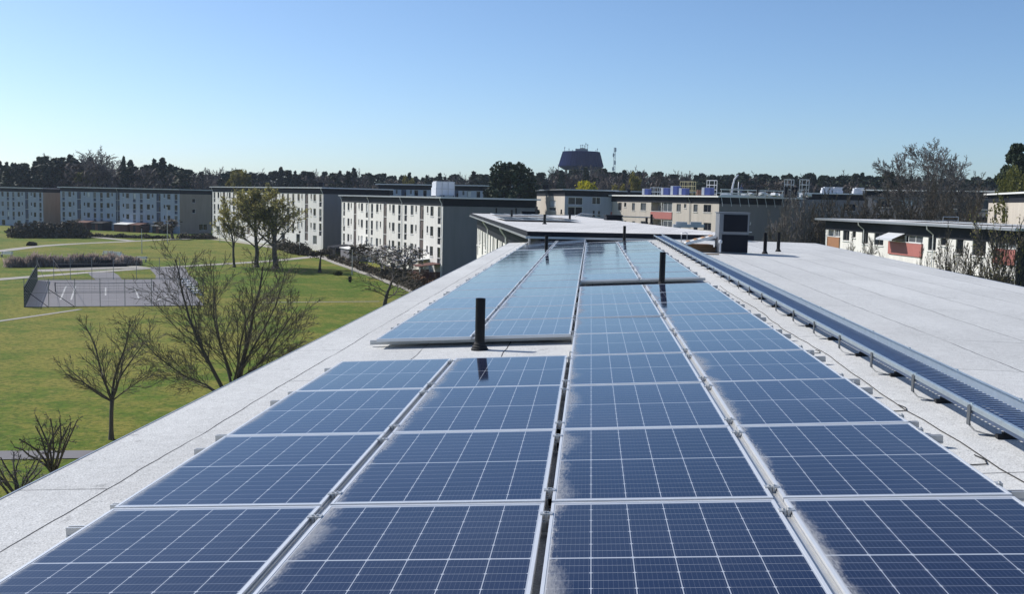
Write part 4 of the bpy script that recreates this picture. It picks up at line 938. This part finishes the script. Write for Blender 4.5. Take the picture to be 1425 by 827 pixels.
for i, (x, by, D, top, lab, nl) in enumerate([(1312, 430, 66, 318, 'bare tree with dark stems before the white block', 300), (1340, 430, 64, 340, 'low bushy bare tree before the white block middle', 300), (1402, 430, 60, 300, 'bare tree with first buds at the right edge', 1100), (1378, 430, 62, 344, 'thin bare tree left of the one with first buds', 200), (1205, 400, 92, 332, 'thin bare bush at the far end of the white block', 250), (1178, 400, 100, 330, 'small thin bush nearest the orange balcony panel', 200)]):
    p = atY(x, by, D); zg = G(p.x, p.y); H_ = atY(x, top, D).z - zg; p.z = zg
    bare_tree(lab, p, [((0,0,0),(0,0,1),H_*.6,.11),((.2,.2,0),(.25,.1,1),H_*.55,.08),((-.2,-.1,0),(-.3,.1,1),H_*.55,.08)], 110+i, 3, kids=[13,10,6], t0=[.3,.2,.2], ang=[.5,.6,.6], ratio=[.5,.5,.45], up=.06, rmin=.014, leaf=m_bud, nleaf=nl, lsize=.08, hgt=H_, wid=[62, 66, 74, 46, 60, 44][i]*D/F)

# ------------------------------------------------------------------ leafy crowns and the wood
def crown_pts(kind, n, seed):                 # unit tree: height 1, centred on the origin
    g = np.random.default_rng(seed)
    if kind == 'spruce':
        k = g.integers(0, 24, n); z0 = .12 + .88*(k/24)**.95; rad = .20*(1-z0)**.8 + .008
        th = g.uniform(0, 2*np.pi, n); lob = 1 + .28*np.sin(th*5 + k*1.7) ; r_ = rad*np.sqrt(g.uniform(.05, 1, n))*lob
        z = z0 - .10*r_/.2*1.0 + g.normal(0, .008, n)
        return np.stack([r_*np.cos(th), r_*np.sin(th), z], 1)
    m_ = {'pine': 44, 'round': 140, 'bare': 34, 'willow': 40}[kind]
    cz = g.uniform(0, 1, m_)
    if kind == 'pine': zc = .26 + .70*cz**.9; R_ = .17*np.sqrt(np.clip(1-((zc-.52)/.47)**2, .03, 1))*np.where(zc > .8, .8, 1); s_ = .048
    elif kind == 'round': zc = .15 + .78*cz; R_ = .27*np.sqrt(np.clip(1-((zc-.50)/.47)**2, .04, 1)); s_ = .058
    elif kind == 'willow': zc = .25 + .68*cz; R_ = .26*np.sqrt(np.clip(1-((zc-.55)/.45)**2, .04, 1)); s_ = .055
    else: zc = .30 + .62*cz; R_ = .22*np.sqrt(np.clip(1-((zc-.60)/.42)**2, .05, 1)); s_ = .06
    th = g.uniform(0, 2*np.pi, m_); rr = R_*np.sqrt(g.uniform(.1, 1, m_))
    cc = np.stack([rr*np.cos(th), rr*np.sin(th), zc], 1); ix = g.integers(0, m_, n)
    off = g.normal(0, 1, (n, 3)); off /= np.linalg.norm(off, axis=1)[:, None]; off *= (g.uniform(.3, 1, n)**.5)[:, None]*s_*g.uniform(.6, 1.3, m_)[ix][:, None]
    off[:, 2] *= (.62 if kind == 'pine' else 1)
    if kind == 'willow': off[:, 2] -= np.abs(g.normal(0, .06, n))
    return cc[:] [ix] + off
def crown_np(kind, n, seed, size):
    if kind == 'bare':                        # upright fine twigs
        return quads(crown_pts(kind, n, seed), size, seed, 3.2, 1.2)
    if kind == 'willow': return quads(crown_pts(kind, n, seed), size, seed, 2.4, .2)
    return quads(crown_pts(kind, n, seed), size, seed, 1.3 if kind == 'round' else 1.6)
def unit_trunk(r_=.012, h=.9):
    a = MB(); a.tube([(0,0,-.03),(0,0,.02),(.004,0,.4),(0,.004,h)], [r_*1.5, r_, r_*.75, r_*.2], 6)
    for i in range(10):
        t = i*2.4; z = .35 + .05*i; a.tube([(0,0,z),(.09*math.cos(t), .09*math.sin(t), z+.05)], [r_*.3, r_*.08], 3)
    return a.mesh('trunk', m_bark)
tr_m = unit_trunk()
def bare_proto(seed):
    T, Cn = MB(), MB(); rnd = random.Random(seed); P_ = dict(BASE, kids=[13,8,6], t0=[.28,.2,.2], ang=[.6,.55,.6], ratio=[.6,.52,.5], up=.06, rmin=.035)
    grow(T, Cn, Vector((0,0,0)), Vector((0,0,1)), 10, .28, 0, rnd, 3, P_)
    h = np.percentile(np.array(Cn.v)[:, 2], 99.6)
    for q in (T, Cn): q.v = [(x/h, y/h, z/h) for x, y, z in q.v]
    return T.mesh('trunk', m_bark), Cn.mesh('crown', m_twig_wood)
m_twig_wood = mat_leaf('far_twigs', (.07, .058, .05), (.16, .13, .115))
BARE = [bare_proto(k) for k in (1, 2, 3, 4)]
PROTO = {}
for kind, cnt, sz, mt in (('spruce', 2800, .026, m_conif), ('pine', 2600, .024, m_conif), ('bare', 3000, .020, m_brownwood), ('willow', 2200, .028, m_willow)):
    PROTO[kind] = [crown_np(kind, cnt, 100+s_, sz).mesh('crown', mt) for s_ in range(3)]
def leafy(kind, base, H_, wid, label, group=None, seed=0, name=None, cat='tree', mesh=None):
    nm = name or {'spruce': 'spruce_tree', 'pine': 'pine_tree', 'bare': 'bare_tree', 'willow': 'budding_tree'}[kind]
    o = empty(nm, base, seed*1.3); o.scale = (H_*wid, H_*wid, H_); tag(o, label, cat, group)
    cr, tk = (mesh, tr_m) if mesh else (BARE[seed % 4][1], BARE[seed % 4][0]) if kind == 'bare' else (PROTO[kind][seed % 3], tr_m)
    link('crown', cr, o); link('trunk', tk, o); return o
sky_pts = [(-40,226),(0,224),(30,224),(60,220),(80,217),(110,218),(130,222),(150,222),(175,222),(190,228),(205,226),(228,222),(245,230),(262,236),(300,234),(330,233),(360,238),(385,236),(410,233),(440,237),(500,237),(560,243),(600,243),(650,241),(680,240),(740,240),(775,236),(807,234),(840,236),(880,237),(900,237),(940,239),(980,240),(1030,238),(1060,241),(1100,241),(1150,243),(1200,242),(1235,244),(1265,243),(1300,247),(1345,246),(1400,243),(1480,240)]
def sky_y(x): return float(np.interp(x, [a for a, b in sky_pts], [b for a, b in sky_pts]))
rf = random.Random(77)
def ptree(x): # likelihood of a conifer along the skyline
    return float(np.interp(x, [0,60,62,110,120,160,165,250,262,300,400,560,640,700,760,850,900,960,1020,1100,1240,1300,1420], [.9,.9,.9,.9,.2,.2,.9,.9,.3,.3,.8,.8,.8,.8,.5,.6,.5,.5,.9,.9,.9,.8,.8]))
x = -20
while x < 1440:
    D = rf.uniform(318, 345) if x < 280 else rf.uniform(360, 400)
    top = sky_y(x) + rf.choice([-3, -1, 0, 1, 2, 3]) + rf.uniform(-1.5, 1.5); p = atY(x, 300, D); zg = CZ - 10.6; H_ = atY(x, top, D).z - zg; p.z = zg
    con = rf.random() < ptree(x); kind = ('spruce' if rf.random() < .6 else 'pine') if con else 'bare'
    side = 'behind the blocks on the left' if x < 480 else ('beyond the water tower side' if x < 900 else 'behind the site roof on the right')
    lab = {'spruce': 'dark pointed spruce', 'pine': 'dark round-headed pine', 'bare': 'brown leafless tree'}[kind] + ' in the treeline ' + side
    leafy(kind, p, H_, rf.uniform(.75, 1.2) if kind != 'bare' else rf.uniform(.9, 1.2), lab, 'treeline: ' + lab, rf.randrange(999))
    x += rf.uniform(6.5, 12)
for x_, kd, tp in ((777,'pine',236),(786,'bare',231),(795,'pine',235),(803,'bare',232),(812,'pine',236),(820,'bare',231),(829,'pine',234),(838,'pine',236)):
    p = atY(x_, 300, 420); zg = CZ-10.6; H_ = atY(x_, tp, 420).z - zg; p.z = zg
    lab = ('dark pine' if kd == 'pine' else 'brown leafless tree') + ' hiding the foot of the water tower'; leafy(kd, p, H_, 1.15, lab, lab + 's', x_)
# the mass of the wood behind and below
gv, gf = [], []; nv = 0; cols = []
gm_ = np.random.default_rng(5)
bases = {k: [crown_np(k, 760, 200+i, .040 if k != 'bare' else .026) for i in range(3)] for k in ('spruce', 'pine', 'bare')}
fm_idx = []
for i in range(430):
    px = gm_.uniform(-60, 1490); D = gm_.uniform(300, 350) if px < 270 else gm_.uniform(345, 470)
    p = atY(px, 300, D); zg = CZ-10.6; top = sky_y(px) + abs(gm_.normal(3, 4)) + 1.5; H_ = max(9, atY(px, top, D).z - zg)
    if p.y < 330 and px > 280: continue
    con = gm_.random() < ptree(px)*.75; k = ('spruce' if gm_.random() < .4 else 'pine') if con else 'bare'
    b = bases[k][i % 3]; th = gm_.uniform(0, 6.28); wd = gm_.uniform(1.1, 1.7); c_, s_ = math.cos(th), math.sin(th)
    v = b.v @ np.array([[c_, s_, 0], [-s_, c_, 0], [0, 0, 1]]) * np.array([H_*wd, H_*wd, H_]); v[:, 2] = np.where(True, v[:, 2], 0)
    # fill the wood downwards so that it closes
    gv.append(v + np.array([p.x, p.y, zg])); gf.append(b.f + nv); nv += len(v); fm_idx += [0 if con else 1]*len(b.f)
for i in range(900):                          # undergrowth
    px = gm_.uniform(-60, 1490); D = gm_.uniform(305, 352) if px < 270 else gm_.uniform(345, 450); p = atY(px, 300, D)
    c0 = np.array([p.x, p.y, CZ-10.6]) + gm_.normal(0, 1, (90, 3))*np.array([3, 3, 0]); c0[:, 2] += gm_.uniform(0, 9, 90)
    q_ = quads(c0, 1.5, i, 1.6, .5); gv.append(q_.v); gf.append(q_.f + nv); nv += len(q_.v); fm_idx += [1 if gm_.random() < .7 else 0]*90
wd_ = NP(np.concatenate(gv), np.concatenate(gf)); wme = wd_.mesh('wood', [m_conif, m_brownwood]); wme.polygons.foreach_set('material_index', fm_idx)
tag(link('wood', wme), 'far wood of pines and bare trees closing the horizon', 'wood', None, 'stuff')
def single(kind, x, by, top, D, wpx, label, mat, cnt, sz, seed, name):
    p = atY(x, 300, D); zg = G(p.x, p.y); H_ = atY(x, top, D).z - zg; p.z = zg
    base_r = {'round': .27+.04, 'pine': .2, 'spruce': .2, 'willow': .28, 'bare': .24}[kind]
    wid = (wpx*D/F/2)/(base_r*H_)
    me = crown_np(kind, cnt, seed, sz).mesh('crown', mat)
    return leafy(kind, p, H_, wid, label, None, seed, name, 'tree', me)
single('round', 710, 0, 222, 205, 86, 'big dark rounded conifer between the blocks, in the middle', m_conif, 12000, .026, 301, 'conifer_tree')
single('willow', 336, 0, 233, 300, 48, 'yellowish budding tree above the roof behind the two budding trees', m_willow, 2600, .030, 302, 'budding_tree')
single('round', 815, 0, 246, 255, 44, 'bright yellow flowering bush-like tree below the water tower', m_yellow, 2600, .030, 303, 'yellow_tree')
single('willow', 872, 0, 234, 300, 46, 'yellow-green weeping willow right of the radio mast', m_willow, 3000, .030, 304, 'willow_tree')
single('bare', 919, 0, 237, 290, 26, 'reddish brown leafless tree right of the willow', m_brownwood, 2400, .026, 305, 'bare_tree')
single('willow', 120, 0, 236, 305, 44, 'olive budding tree above the blue-grey block roof', m_olive, 2200, .032, 306, 'budding_tree')
single('spruce', 173, 0, 216, 312, 20, 'single tall narrow spruce above the blue-grey block', m_conif, 2600, .034, 307, 'spruce_tree')
single('willow', 567, 0, 240, 330, 26, 'small yellowish budding tree above the far roof', m_willow, 1500, .034, 311, 'budding_tree')
single('pine', 1408, 0, 198, 150, 62, 'tall dark pine at the right edge', m_conif, 9000, .020, 308, 'pine_tree')
single('round', 1414, 0, 226, 140, 78, 'olive green leafy tree before the tall pine at the right edge', m_olive, 5200, .018, 309, 'leafy_tree')
single('pine', 1232, 0, 236, 240, 36, 'dark pine above the dark block, left of the tall bare trees', m_conif, 2600, .032, 310, 'pine_tree')
p = atY(150, 300, 318); H_ = atY(150, 208, 318).z - (CZ-10.6); p.z = CZ-10.6
bare_tree('tall pale bare tree rising over the treeline on the left', p, [((0,0,0),(0,0,1),H_*.62,.3)], 321, 3, twig=m_twig_grey, kids=[16,9,7], t0=[.4,.2,.2], ang=[.6,.55,.6], ratio=[.55,.5,.48], up=.06, rmin=.04, hgt=H_, wid=62*318/F)

# ------------------------------------------------------------------ hedges, shrubs, reeds
def bushes(name, pts, h, w_, n, sz, mat, label, cat, seed, stretch=1.6, up=.5, lift=0):
    g = np.random.default_rng(seed); P = [onground(*p) for p in pts]; seg = np.array([(b-a).length for a, b in zip(P[:-1], P[1:])]); cum = np.concatenate([[0], np.cumsum(seg)])
    t = g.uniform(0, cum[-1], n); i = np.clip(np.searchsorted(cum, t)-1, 0, len(seg)-1); f = (t-cum[i])/seg[i]
    A = np.array([[q.x, q.y, q.z] for q in P]); c = A[i]*(1-f)[:, None] + A[i+1]*f[:, None]
    lump = .72 + .28*np.sin(t*1.7+seed)*np.sin(t*.61)
    a = g.uniform(0, 2*np.pi, n); r_ = np.sqrt(g.uniform(0, 1, n)); c[:, 0] += r_*np.cos(a)*w_*.5; c[:, 1] += r_*np.sin(a)*w_*.5
    c[:, 2] += g.uniform(0, 1, n)**.8*h*lump*np.sqrt(np.clip(1-r_**2*.8, .1, 1))
    return tag(quads(c, sz, seed, stretch, up).build_np(name, mat), label, cat)
bushes('shrubbery', [(24,331),(60,331),(114,331)], 4.2, 5.0, 6500, .42, m_hedge, 'dark leafless shrubbery before the blue-grey blocks', 'shrub', 1)
bushes('reeds', [(14,372),(60,371),(110,370),(158,368)], 1.7, 2.0, 4200, .40, m_tuft, 'row of dry pale reeds behind the sandpit', 'reeds', 2, 3.5, 2.0)
bushes('shrub', [(171,369),(186,369)], 2.0, 2.6, 1100, .34, m_tuft, 'round dry brown shrub at the right end of the reeds', 'shrub', 3, 2.5, 1.0)
bushes('hedge', [(462,361),(492,371),(520,381),(545,390),(575,402),(600,414)], 1.3, 1.7, 7000, .20, m_hedge, 'long brown-green clipped hedge between path and cream block', 'hedge', 4, 1.4, .3)
bushes('hedge', [(126,330),(160,331),(205,332),(232,332)], 1.1, 1.6, 2400, .26, m_hedge, 'low dark hedge before the blue-grey block patios', 'hedge', 5, 1.4, .3)
bushes('hedge', [(250,332),(275,333),(298,333)], 1.6, 2.0, 1700, .26, m_hedge, 'low dark hedge at the foot of the pinkish gable', 'hedge', 6, 1.4, .3)
bushes('shrub', [(405,352),(428,356)], 2.8, 3.0, 1700, .24, m_hedge, 'dark evergreen shrub at the corner of the block behind the trees', 'shrub', 7, 1.5, .2)
bushes('shrub', [(388,347),(402,349)], 2.6, 3.0, 1300, .26, m_hedge, 'brown shrub left of the dark evergreen one', 'shrub', 8, 1.5, .2)
m_rusty = mat_leaf('rusty_hedge_leaves', (.075, .04, .018), (.20, .10, .045))
bushes('hedge', [(572,393),(590,399),(607,405)], 1.7, 1.8, 1600, .2, m_rusty, 'rusty red hedge beside the red-brown patio fence', 'hedge', 9, 1.4, .3)
bushes('shrub', [(540,384),(556,389)], 2.2, 2.4, 1300, .2, m_hedge, 'dark shrub below the blossoming trees', 'shrub', 10, 1.5, .3)
bushes('shrub', [(43,342),(46,342)], 1.0, 1.6, 320, .3, m_hedge, 'single small dark bush on the lawn by the upper path', 'shrub', 11, 1.5, .2)
bushes('shrub', [(469,383),(472,383)], .8, 1.0, 240, .22, m_olive, 'tiny green bush on the lawn left of the dark bin', 'shrub', 12, 1.5, .4)

# ------------------------------------------------------------------ park furniture
# sandpit with stepped dark timber edge
A = onground(78, 373); B = onground(176, 371); d = B-A; a = MB()
a.box(0, d.length, -.25, .35, 0, .50); a.box(1.0, d.length-1.4, 3.0, 3.6, 0, .80); a.box(0, .4, .36, 2.99, 0, .3); a.box(d.length-.8, d.length-.4, .36, 2.99, 0, .3)
o = a.build('stepped_seating', m_dark, None, False, A); o.rotation_euler = (0, 0, math.atan2(d.y, d.x)); tag(o, 'long dark stepped timber seat edge in front of the reeds', 'stepped seat')
tag(strip_on_ground('gravel_patch', [(50,377),(120,375),(200,371.5)], 4.2, m_path, .024), kind='structure')
def bench(x, y, lab, rz_=0):
    p = onground(x, y); root = empty('park_bench', p, rz_); tag(root, lab, 'bench', 'white benches in the park')
    a = MB(); [a.box(-.9, .9, -.22+i*.16, -.10+i*.16, .42, .47) for i in range(3)]; a.build('seat', m_white, root)
    a = MB(); a.box(-.9, .9, .28, .32, .55, .68); a.box(-.9, .9, .30, .34, .74, .87); a.build('backrest', m_white, root)
    for s_ in (-.75, .75):
        a = MB(); a.box(s_-.04, s_+.04, -.2, .3, 0, .415); a.box(s_-.04, s_+.04, .22, .275, .415, .86); a.build('leg', m_conc, root)
for x, y, lab in ((150,357,'leftmost white bench above the reeds'),(161,358,'second white bench above the reeds'),(164,361,'white bench closest to the round dry shrub'),(196,365,'white bench on the lawn right of the round shrub'),(9,358,'white bench at the far left edge of the lawn')): bench(x, y, lab, .1)
# white rail stumps beside the court
for i in range(7):
    x, y = 255+i*3.4, 391+i*3.3; p = onground(x, y); a = MB(); a.box(-.5, .5, -.4, .4, .22, .32); a.box(-.4, -.3, -.3, .3, 0, .22); a.box(.3, .4, -.3, .3, 0, .22)
    tag(a.build('low_barrier', m_white, None, False, p), f'low white barrier, {ORD[i]} from the far end beside the ball court', 'barrier', 'white barriers beside the ball court')
# court fence: posts, braces, wires and a green net on the left side
root = empty('court_fence', cA); tag(root, 'tall wire fence with thin posts round the ball court', 'fence')
def loc(v): return v - cA
near = [onground(x, y) for x, y in ((34,428),(68,428),(104.5,427.5),(139.5,427.3),(174,427),(211,426.6),(248,426.3),(283,426))]
far_ = [onground(x, y) for x, y in ((52,391),(75,390.5),(98,390.2),(128,390),(158,389.7),(190,389.4),(222,389.2),(250,389))]
HF = 2.8
m_wire = simple('fence_wire', (.24, .25, .25), .5, .2, 4, .5)
for q in near + far_:
    a = MB(); b = loc(q); a.tube([b, b+Vector((0,0,HF))], .032, 6); a.build('post', m_wire, root)
for row, nm in ((near, 'near'), (far_, 'far')):
    a = MB()
    for z in (.05, HF*.5, HF-.02): a.tube([loc(q)+Vector((0,0,z)) for q in row], .022, 4)
    for q0, q1 in zip(row[:-1], row[1:]):
        n_ = int((q1-q0).length/.75)
        for i in range(n_):
            b = loc(q0.lerp(q1, i/n_)); a.tube([b, b+Vector((0,0,HF))], .006, 3, 0, False)
    a.build('wire_mesh', m_wire, root)
a = MB(); q0, q1 = loc(near[0]), loc(far_[0])
for k in range(46):
    t = k/45; b = q0.lerp(q1, t); a.tube([b+Vector((0,0,.02)), b+Vector((0,0,2.0))], .045, 3, 0, False)
for z in (.1, .4, .7, 1.0, 1.3, 1.6, 1.95): a.tube([q0+Vector((0,0,z)), q1+Vector((0,0,z))], .07, 4)
a.build('green_net', m_net, root)
a = MB()
for i in (0, 1): a.tube([loc(near[i])+Vector((0,0,HF*.62)), loc(near[i+1])], .03, 4); a.tube([loc(far_[i])+Vector((0,0,HF*.9)), loc(near[i+1])+Vector((0,.3,1.2))], .02, 4)
a.build('brace', m_dark, root)
# net across the court
A, B = onground(77, 407), onground(214, 405.5); root = empty('court_net', A, math.atan2(B.y-A.y, B.x-A.x)); tag(root, 'grey ball net stretched across the court between two posts', 'net'); Ln = (B-A).length
a = MB(); [a.tube([(0,0,z),(Ln*.5,0,z-.05),(Ln,0,z)], r_, 4) for z, r_ in ((1.0,.035),(.7,.012),(.4,.012),(.12,.012))]
i = 0
while i*.5 < Ln: a.tube([(i*.5,0,.1),(i*.5,0,.98)], .007, 3, 0, False); i += 1
a.build('netting', m_wire, root)
for x in (0, Ln): a = MB(); a.tube([(x,0,0),(x,0,1.1)], .05, 6); a.build('post', m_dark, root)
# lamp posts
def lamp(x, by, ty, lab):
    p = onground(x, by); h = (by-ty)*p.y/F; root = empty('street_lamp', p); tag(root, lab, 'street lamp', 'lamp posts along the park paths')
    a = MB(); a.tube([(0,0,-.1),(0,0,.8),(0,0,h-.35)], [.085,.07,.045], 8); a.build('pole', m_silver, root)
    a = MB(); a.lathe([(.05,h-.35),(.2,h-.2),(.24,h-.05),(.08,h)], 12); a.build('lamp_head', m_darkbox, root)
lamp(197.5, 353, 314, 'lamp post at the meeting of the two upper paths'); lamp(233, 339, 284, 'lamp post in front of the pinkish gable'); lamp(306, 337, 294, 'lamp post left of the budding trees')
lamp(417, 355, 321, 'lamp post on the path right of the budding trees'); lamp(490, 383, 343, 'lamp post by the white awning of the cream block')
# dark bin on the lawn
p = onground(487, 393.5); root = empty('litter_bin', p); tag(root, 'small dark litter bin standing alone on the lawn', 'bin')
a = MB(); a.lathe([(.2,.1),(.24,.75),(.2,.78)], 12); a.build('bin', m_darkbox, root); a = MB(); a.tube([(0,0,-.05),(0,0,.1)], .05, 6); a.tube([(0,.26,0),(0,.26,1.0)], .03, 6); a.build('post', m_dark, root)
# patios before the cream block
u4 = (Vector(R4)-Vector(L4)).normalized(); o4 = Vector((u4.y, -u4.x))
def patio(t, w_, dp, h, lab, roofm, wallm, side):
    q = Vector(L4) + u4*t; root = empty('patio_shelter', (q.x, q.y, CZ-11.0), math.atan2(u4.y, u4.x)); tag(root, lab, 'patio shelter', 'patio shelters before the cream block')
    a = MB(); a.poly([(-.2,-dp-.2,h-.35),(w_+.2,-dp-.2,h-.35),(w_+.2,-.02,h),(-.2,-.02,h)]); a.poly([(-.2,-dp-.2,h-.43),(-.2,-.02,h-.08),(w_+.2,-.02,h-.08),(w_+.2,-dp-.2,h-.43)])
    a.poly([(-.2,-dp-.2,h-.43),(w_+.2,-dp-.2,h-.43),(w_+.2,-dp-.2,h-.35),(-.2,-dp-.2,h-.35)]); a.poly([(w_+.2,-dp-.2,h-.43),(w_+.2,-.02,h-.08),(w_+.2,-.02,h),(w_+.2,-dp-.2,h-.35)]); a.build('roof', roofm, root)
    a = MB()
    i = 0
    while i*.13 < w_: a.box(i*.13, i*.13+.115, -dp, -dp+.03, 0, h-.55 if side else 1.1); i += 1
    i = 0
    while i*.13 < dp: a.box(w_-.03, w_, -dp+i*.13, -dp+i*.13+.115, 0, h-.5 if side else 1.1); i += 1
    a.build('fence', wallm, root)
    for x in (.05, w_-.05): a = MB(); a.box(x-.05, x+.05, -dp+.04, -dp+.14, 0, h-.46); a.build('post', m_white, root)
W4_ = W4
patio(W4*.06, 4.5, 3.2, 2.5, 'dark-walled patio shelter at the far end of the cream block', m_dark, m_dark, True); patio(W4*.22, 5.5, 3.2, 2.7, 'patio shelter with white roof and grey walls before the cream block', m_white, m_greyg, True)
patio(W4*.80, 5.2, 3.4, 2.6, 'patio shelter with white pergola roof and red-brown fence', m_white, m_woodred, False); patio(W4*.93, 3.0, 3.0, 2.2, 'small red-brown fenced patio at the near corner of the cream block', m_woodred, m_woodred, False)
u2 = (Vector(R2)-Vector(L2)).normalized()
for t, w_, lab, rm in ((.22, 4.5, 'left red-brown garden shed before the blue-grey block', m_woodred), (.36, 4, 'middle dark garden shed before the blue-grey block', m_dark), (.55, 5, 'garden shed with white roof before the blue-grey block', m_white), (.68, 3.5, 'red-brown garden shed right of the white-roofed one', m_woodred), (.86, 4, 'garden shed with grey roof near the pinkish gable', m_silver)):
    q = Vector(L2) + u2*(W2*t); root = empty('garden_shed', (q.x, q.y, CZ-10.7), math.atan2(u2.y, u2.x)); tag(root, lab, 'shed', 'garden sheds before the blue-grey block')
    a = MB(); a.box(0, w_, -3.2, -.05, 0, 2.0); a.build('wall', m_woodred if 'red' in lab or 'white' in lab else m_dark, root)
    a = MB(); a.poly([(-.2,-3.5,2.05),(w_+.2,-3.5,2.05),(w_+.2,-.03,2.6),(-.2,-.03,2.6)]); a.poly([(-.2,-3.5,1.97),(-.2,-.03,2.52),(w_+.2,-.03,2.52),(w_+.2,-3.5,1.97)]); a.poly([(-.2,-3.5,1.97),(w_+.2,-3.5,1.97),(w_+.2,-3.5,2.05),(-.2,-3.5,2.05)]); a.build('roof', rm, root)
    a = MB(); a.box(w_*.35, w_*.6, -3.24, -3.203, .05, 1.85); a.build('door', m_dark if rm is m_woodred else m_woodred, root)

# ------------------------------------------------------------------ the air
a = MB(); a.box(-620, 620, -60, 760, CZ-14, CZ+35); hz = bpy.data.materials.new('haze'); hz.use_nodes = True; t_ = hz.node_tree; t_.nodes.clear()
vo_ = t_.nodes.new('ShaderNodeVolumePrincipled'); vo_.inputs['Color'].default_value = (.72, .84, 1, 1); vo_.inputs['Density'].default_value = .00013; vo_.inputs['Anisotropy'].default_value = .2
ou_ = t_.nodes.new('ShaderNodeOutputMaterial'); t_.links.new(vo_.outputs[0], ou_.inputs['Volume'])
tag(a.build('haze', hz), kind='stuff')
# ------------------------------------------------------------------ water tower and radio mast
D = 600; p = atY(807, 280, D); k_ = D/F
def zz(y): return atY(807, y, D).z
root = empty('water_tower', (p.x, p.y, CZ-10.6)); tag(root, 'dark blue flared water tower with antennas rising above the wood', 'water tower'); zb = CZ-10.6
a = MB(); NS = 24; prof = [(23.5*k_, zz(236.5)-zb), (31*k_, zz(232)-zb), (31*k_, zz(231)-zb), (25.2*k_, zz(211.5)-zb), (24.5*k_, zz(211)-zb), (.3, zz(210.5)-zb)]
a.lathe(prof, NS)
a.build('tank', m_tower, root)
a = MB()
for i in range(NS*2):
    t = math.pi*i/NS; c_, s_ = math.cos(t), math.sin(t); a.tube([(31.1*k_*c_, 31.1*k_*s_, zz(231.5)-zb), (25.4*k_*c_, 25.4*k_*s_, zz(211.2)-zb)], .12, 4)
a.build('ribs', m_tower, root)
a = MB(); a.box(-8*k_, 9*k_, -5, 5, zz(210.5)-zb, zz(207.5)-zb); a.box(-2*k_, 5*k_, -3, 3, zz(207.5)-zb, zz(206)-zb); a.build('roof_house', m_conc, root)
for i in range(12):
    t = 2*math.pi*(i+.5)/12; a = MB(); a.tube([(19*k_*math.cos(t), 19*k_*math.sin(t), 0), (21*k_*math.cos(t), 21*k_*math.sin(t), zz(234)-zb)], .7, 8); a.build('pillar', m_conc, root)
a = MB(); a.lathe([(3.5, 0), (3.5, zz(235)-zb)], 16); a.build('core', m_conc, root)
for x, y0, h in ((-23,211,6),(-17,211,4),(-12,211,2.5),(-1,207.5,6),(1.5,206,5),(6,206,7),(8.5,207.5,7),(4,206,4),(22,211,5),(20,211,2.5)):
    a = MB(); a.tube([(x*k_, 0, zz(y0)-zb-.2), (x*k_, 0, zz(y0-h)-zb)], .16, 5); a.box(x*k_-.3, x*k_+.3, -.2, .2, zz(y0-h*.75)-zb, zz(y0-h)-zb); a.build('antenna', m_silver, root)
D = 520; p = atY(853, 280, D); root = empty('radio_mast', (p.x, p.y, CZ-10.6)); tag(root, 'thin grey lattice radio mast right of the water tower', 'radio mast'); ht = atY(853, 205, D).z - (CZ-10.6)
a = MB(); s_ = .6
for i in range(3):
    t = 2*math.pi*i/3; a.tube([(s_*math.cos(t), s_*math.sin(t), 0), (s_*.8*math.cos(t), s_*.8*math.sin(t), ht)], .11, 5)
n_ = 26
for j in range(n_):
    for i in range(3):
        t, t2 = 2*math.pi*i/3, 2*math.pi*((i+1) % 3)/3; a.tube([(s_*math.cos(t), s_*math.sin(t), ht*j/n_), (s_*.95*math.cos(t2), s_*.95*math.sin(t2), ht*(j+1)/n_)], .06, 4)
a.build('lattice', m_silver, root)
for z, x in ((.97, .9), (.90, -.8), (.80, .8), (.72, -.9), (.66, .7)): a = MB(); a.box(min(0, x), max(0, x), -.3, .3, ht*z-.9, ht*z+.9); a.build('antenna', m_silver, root)
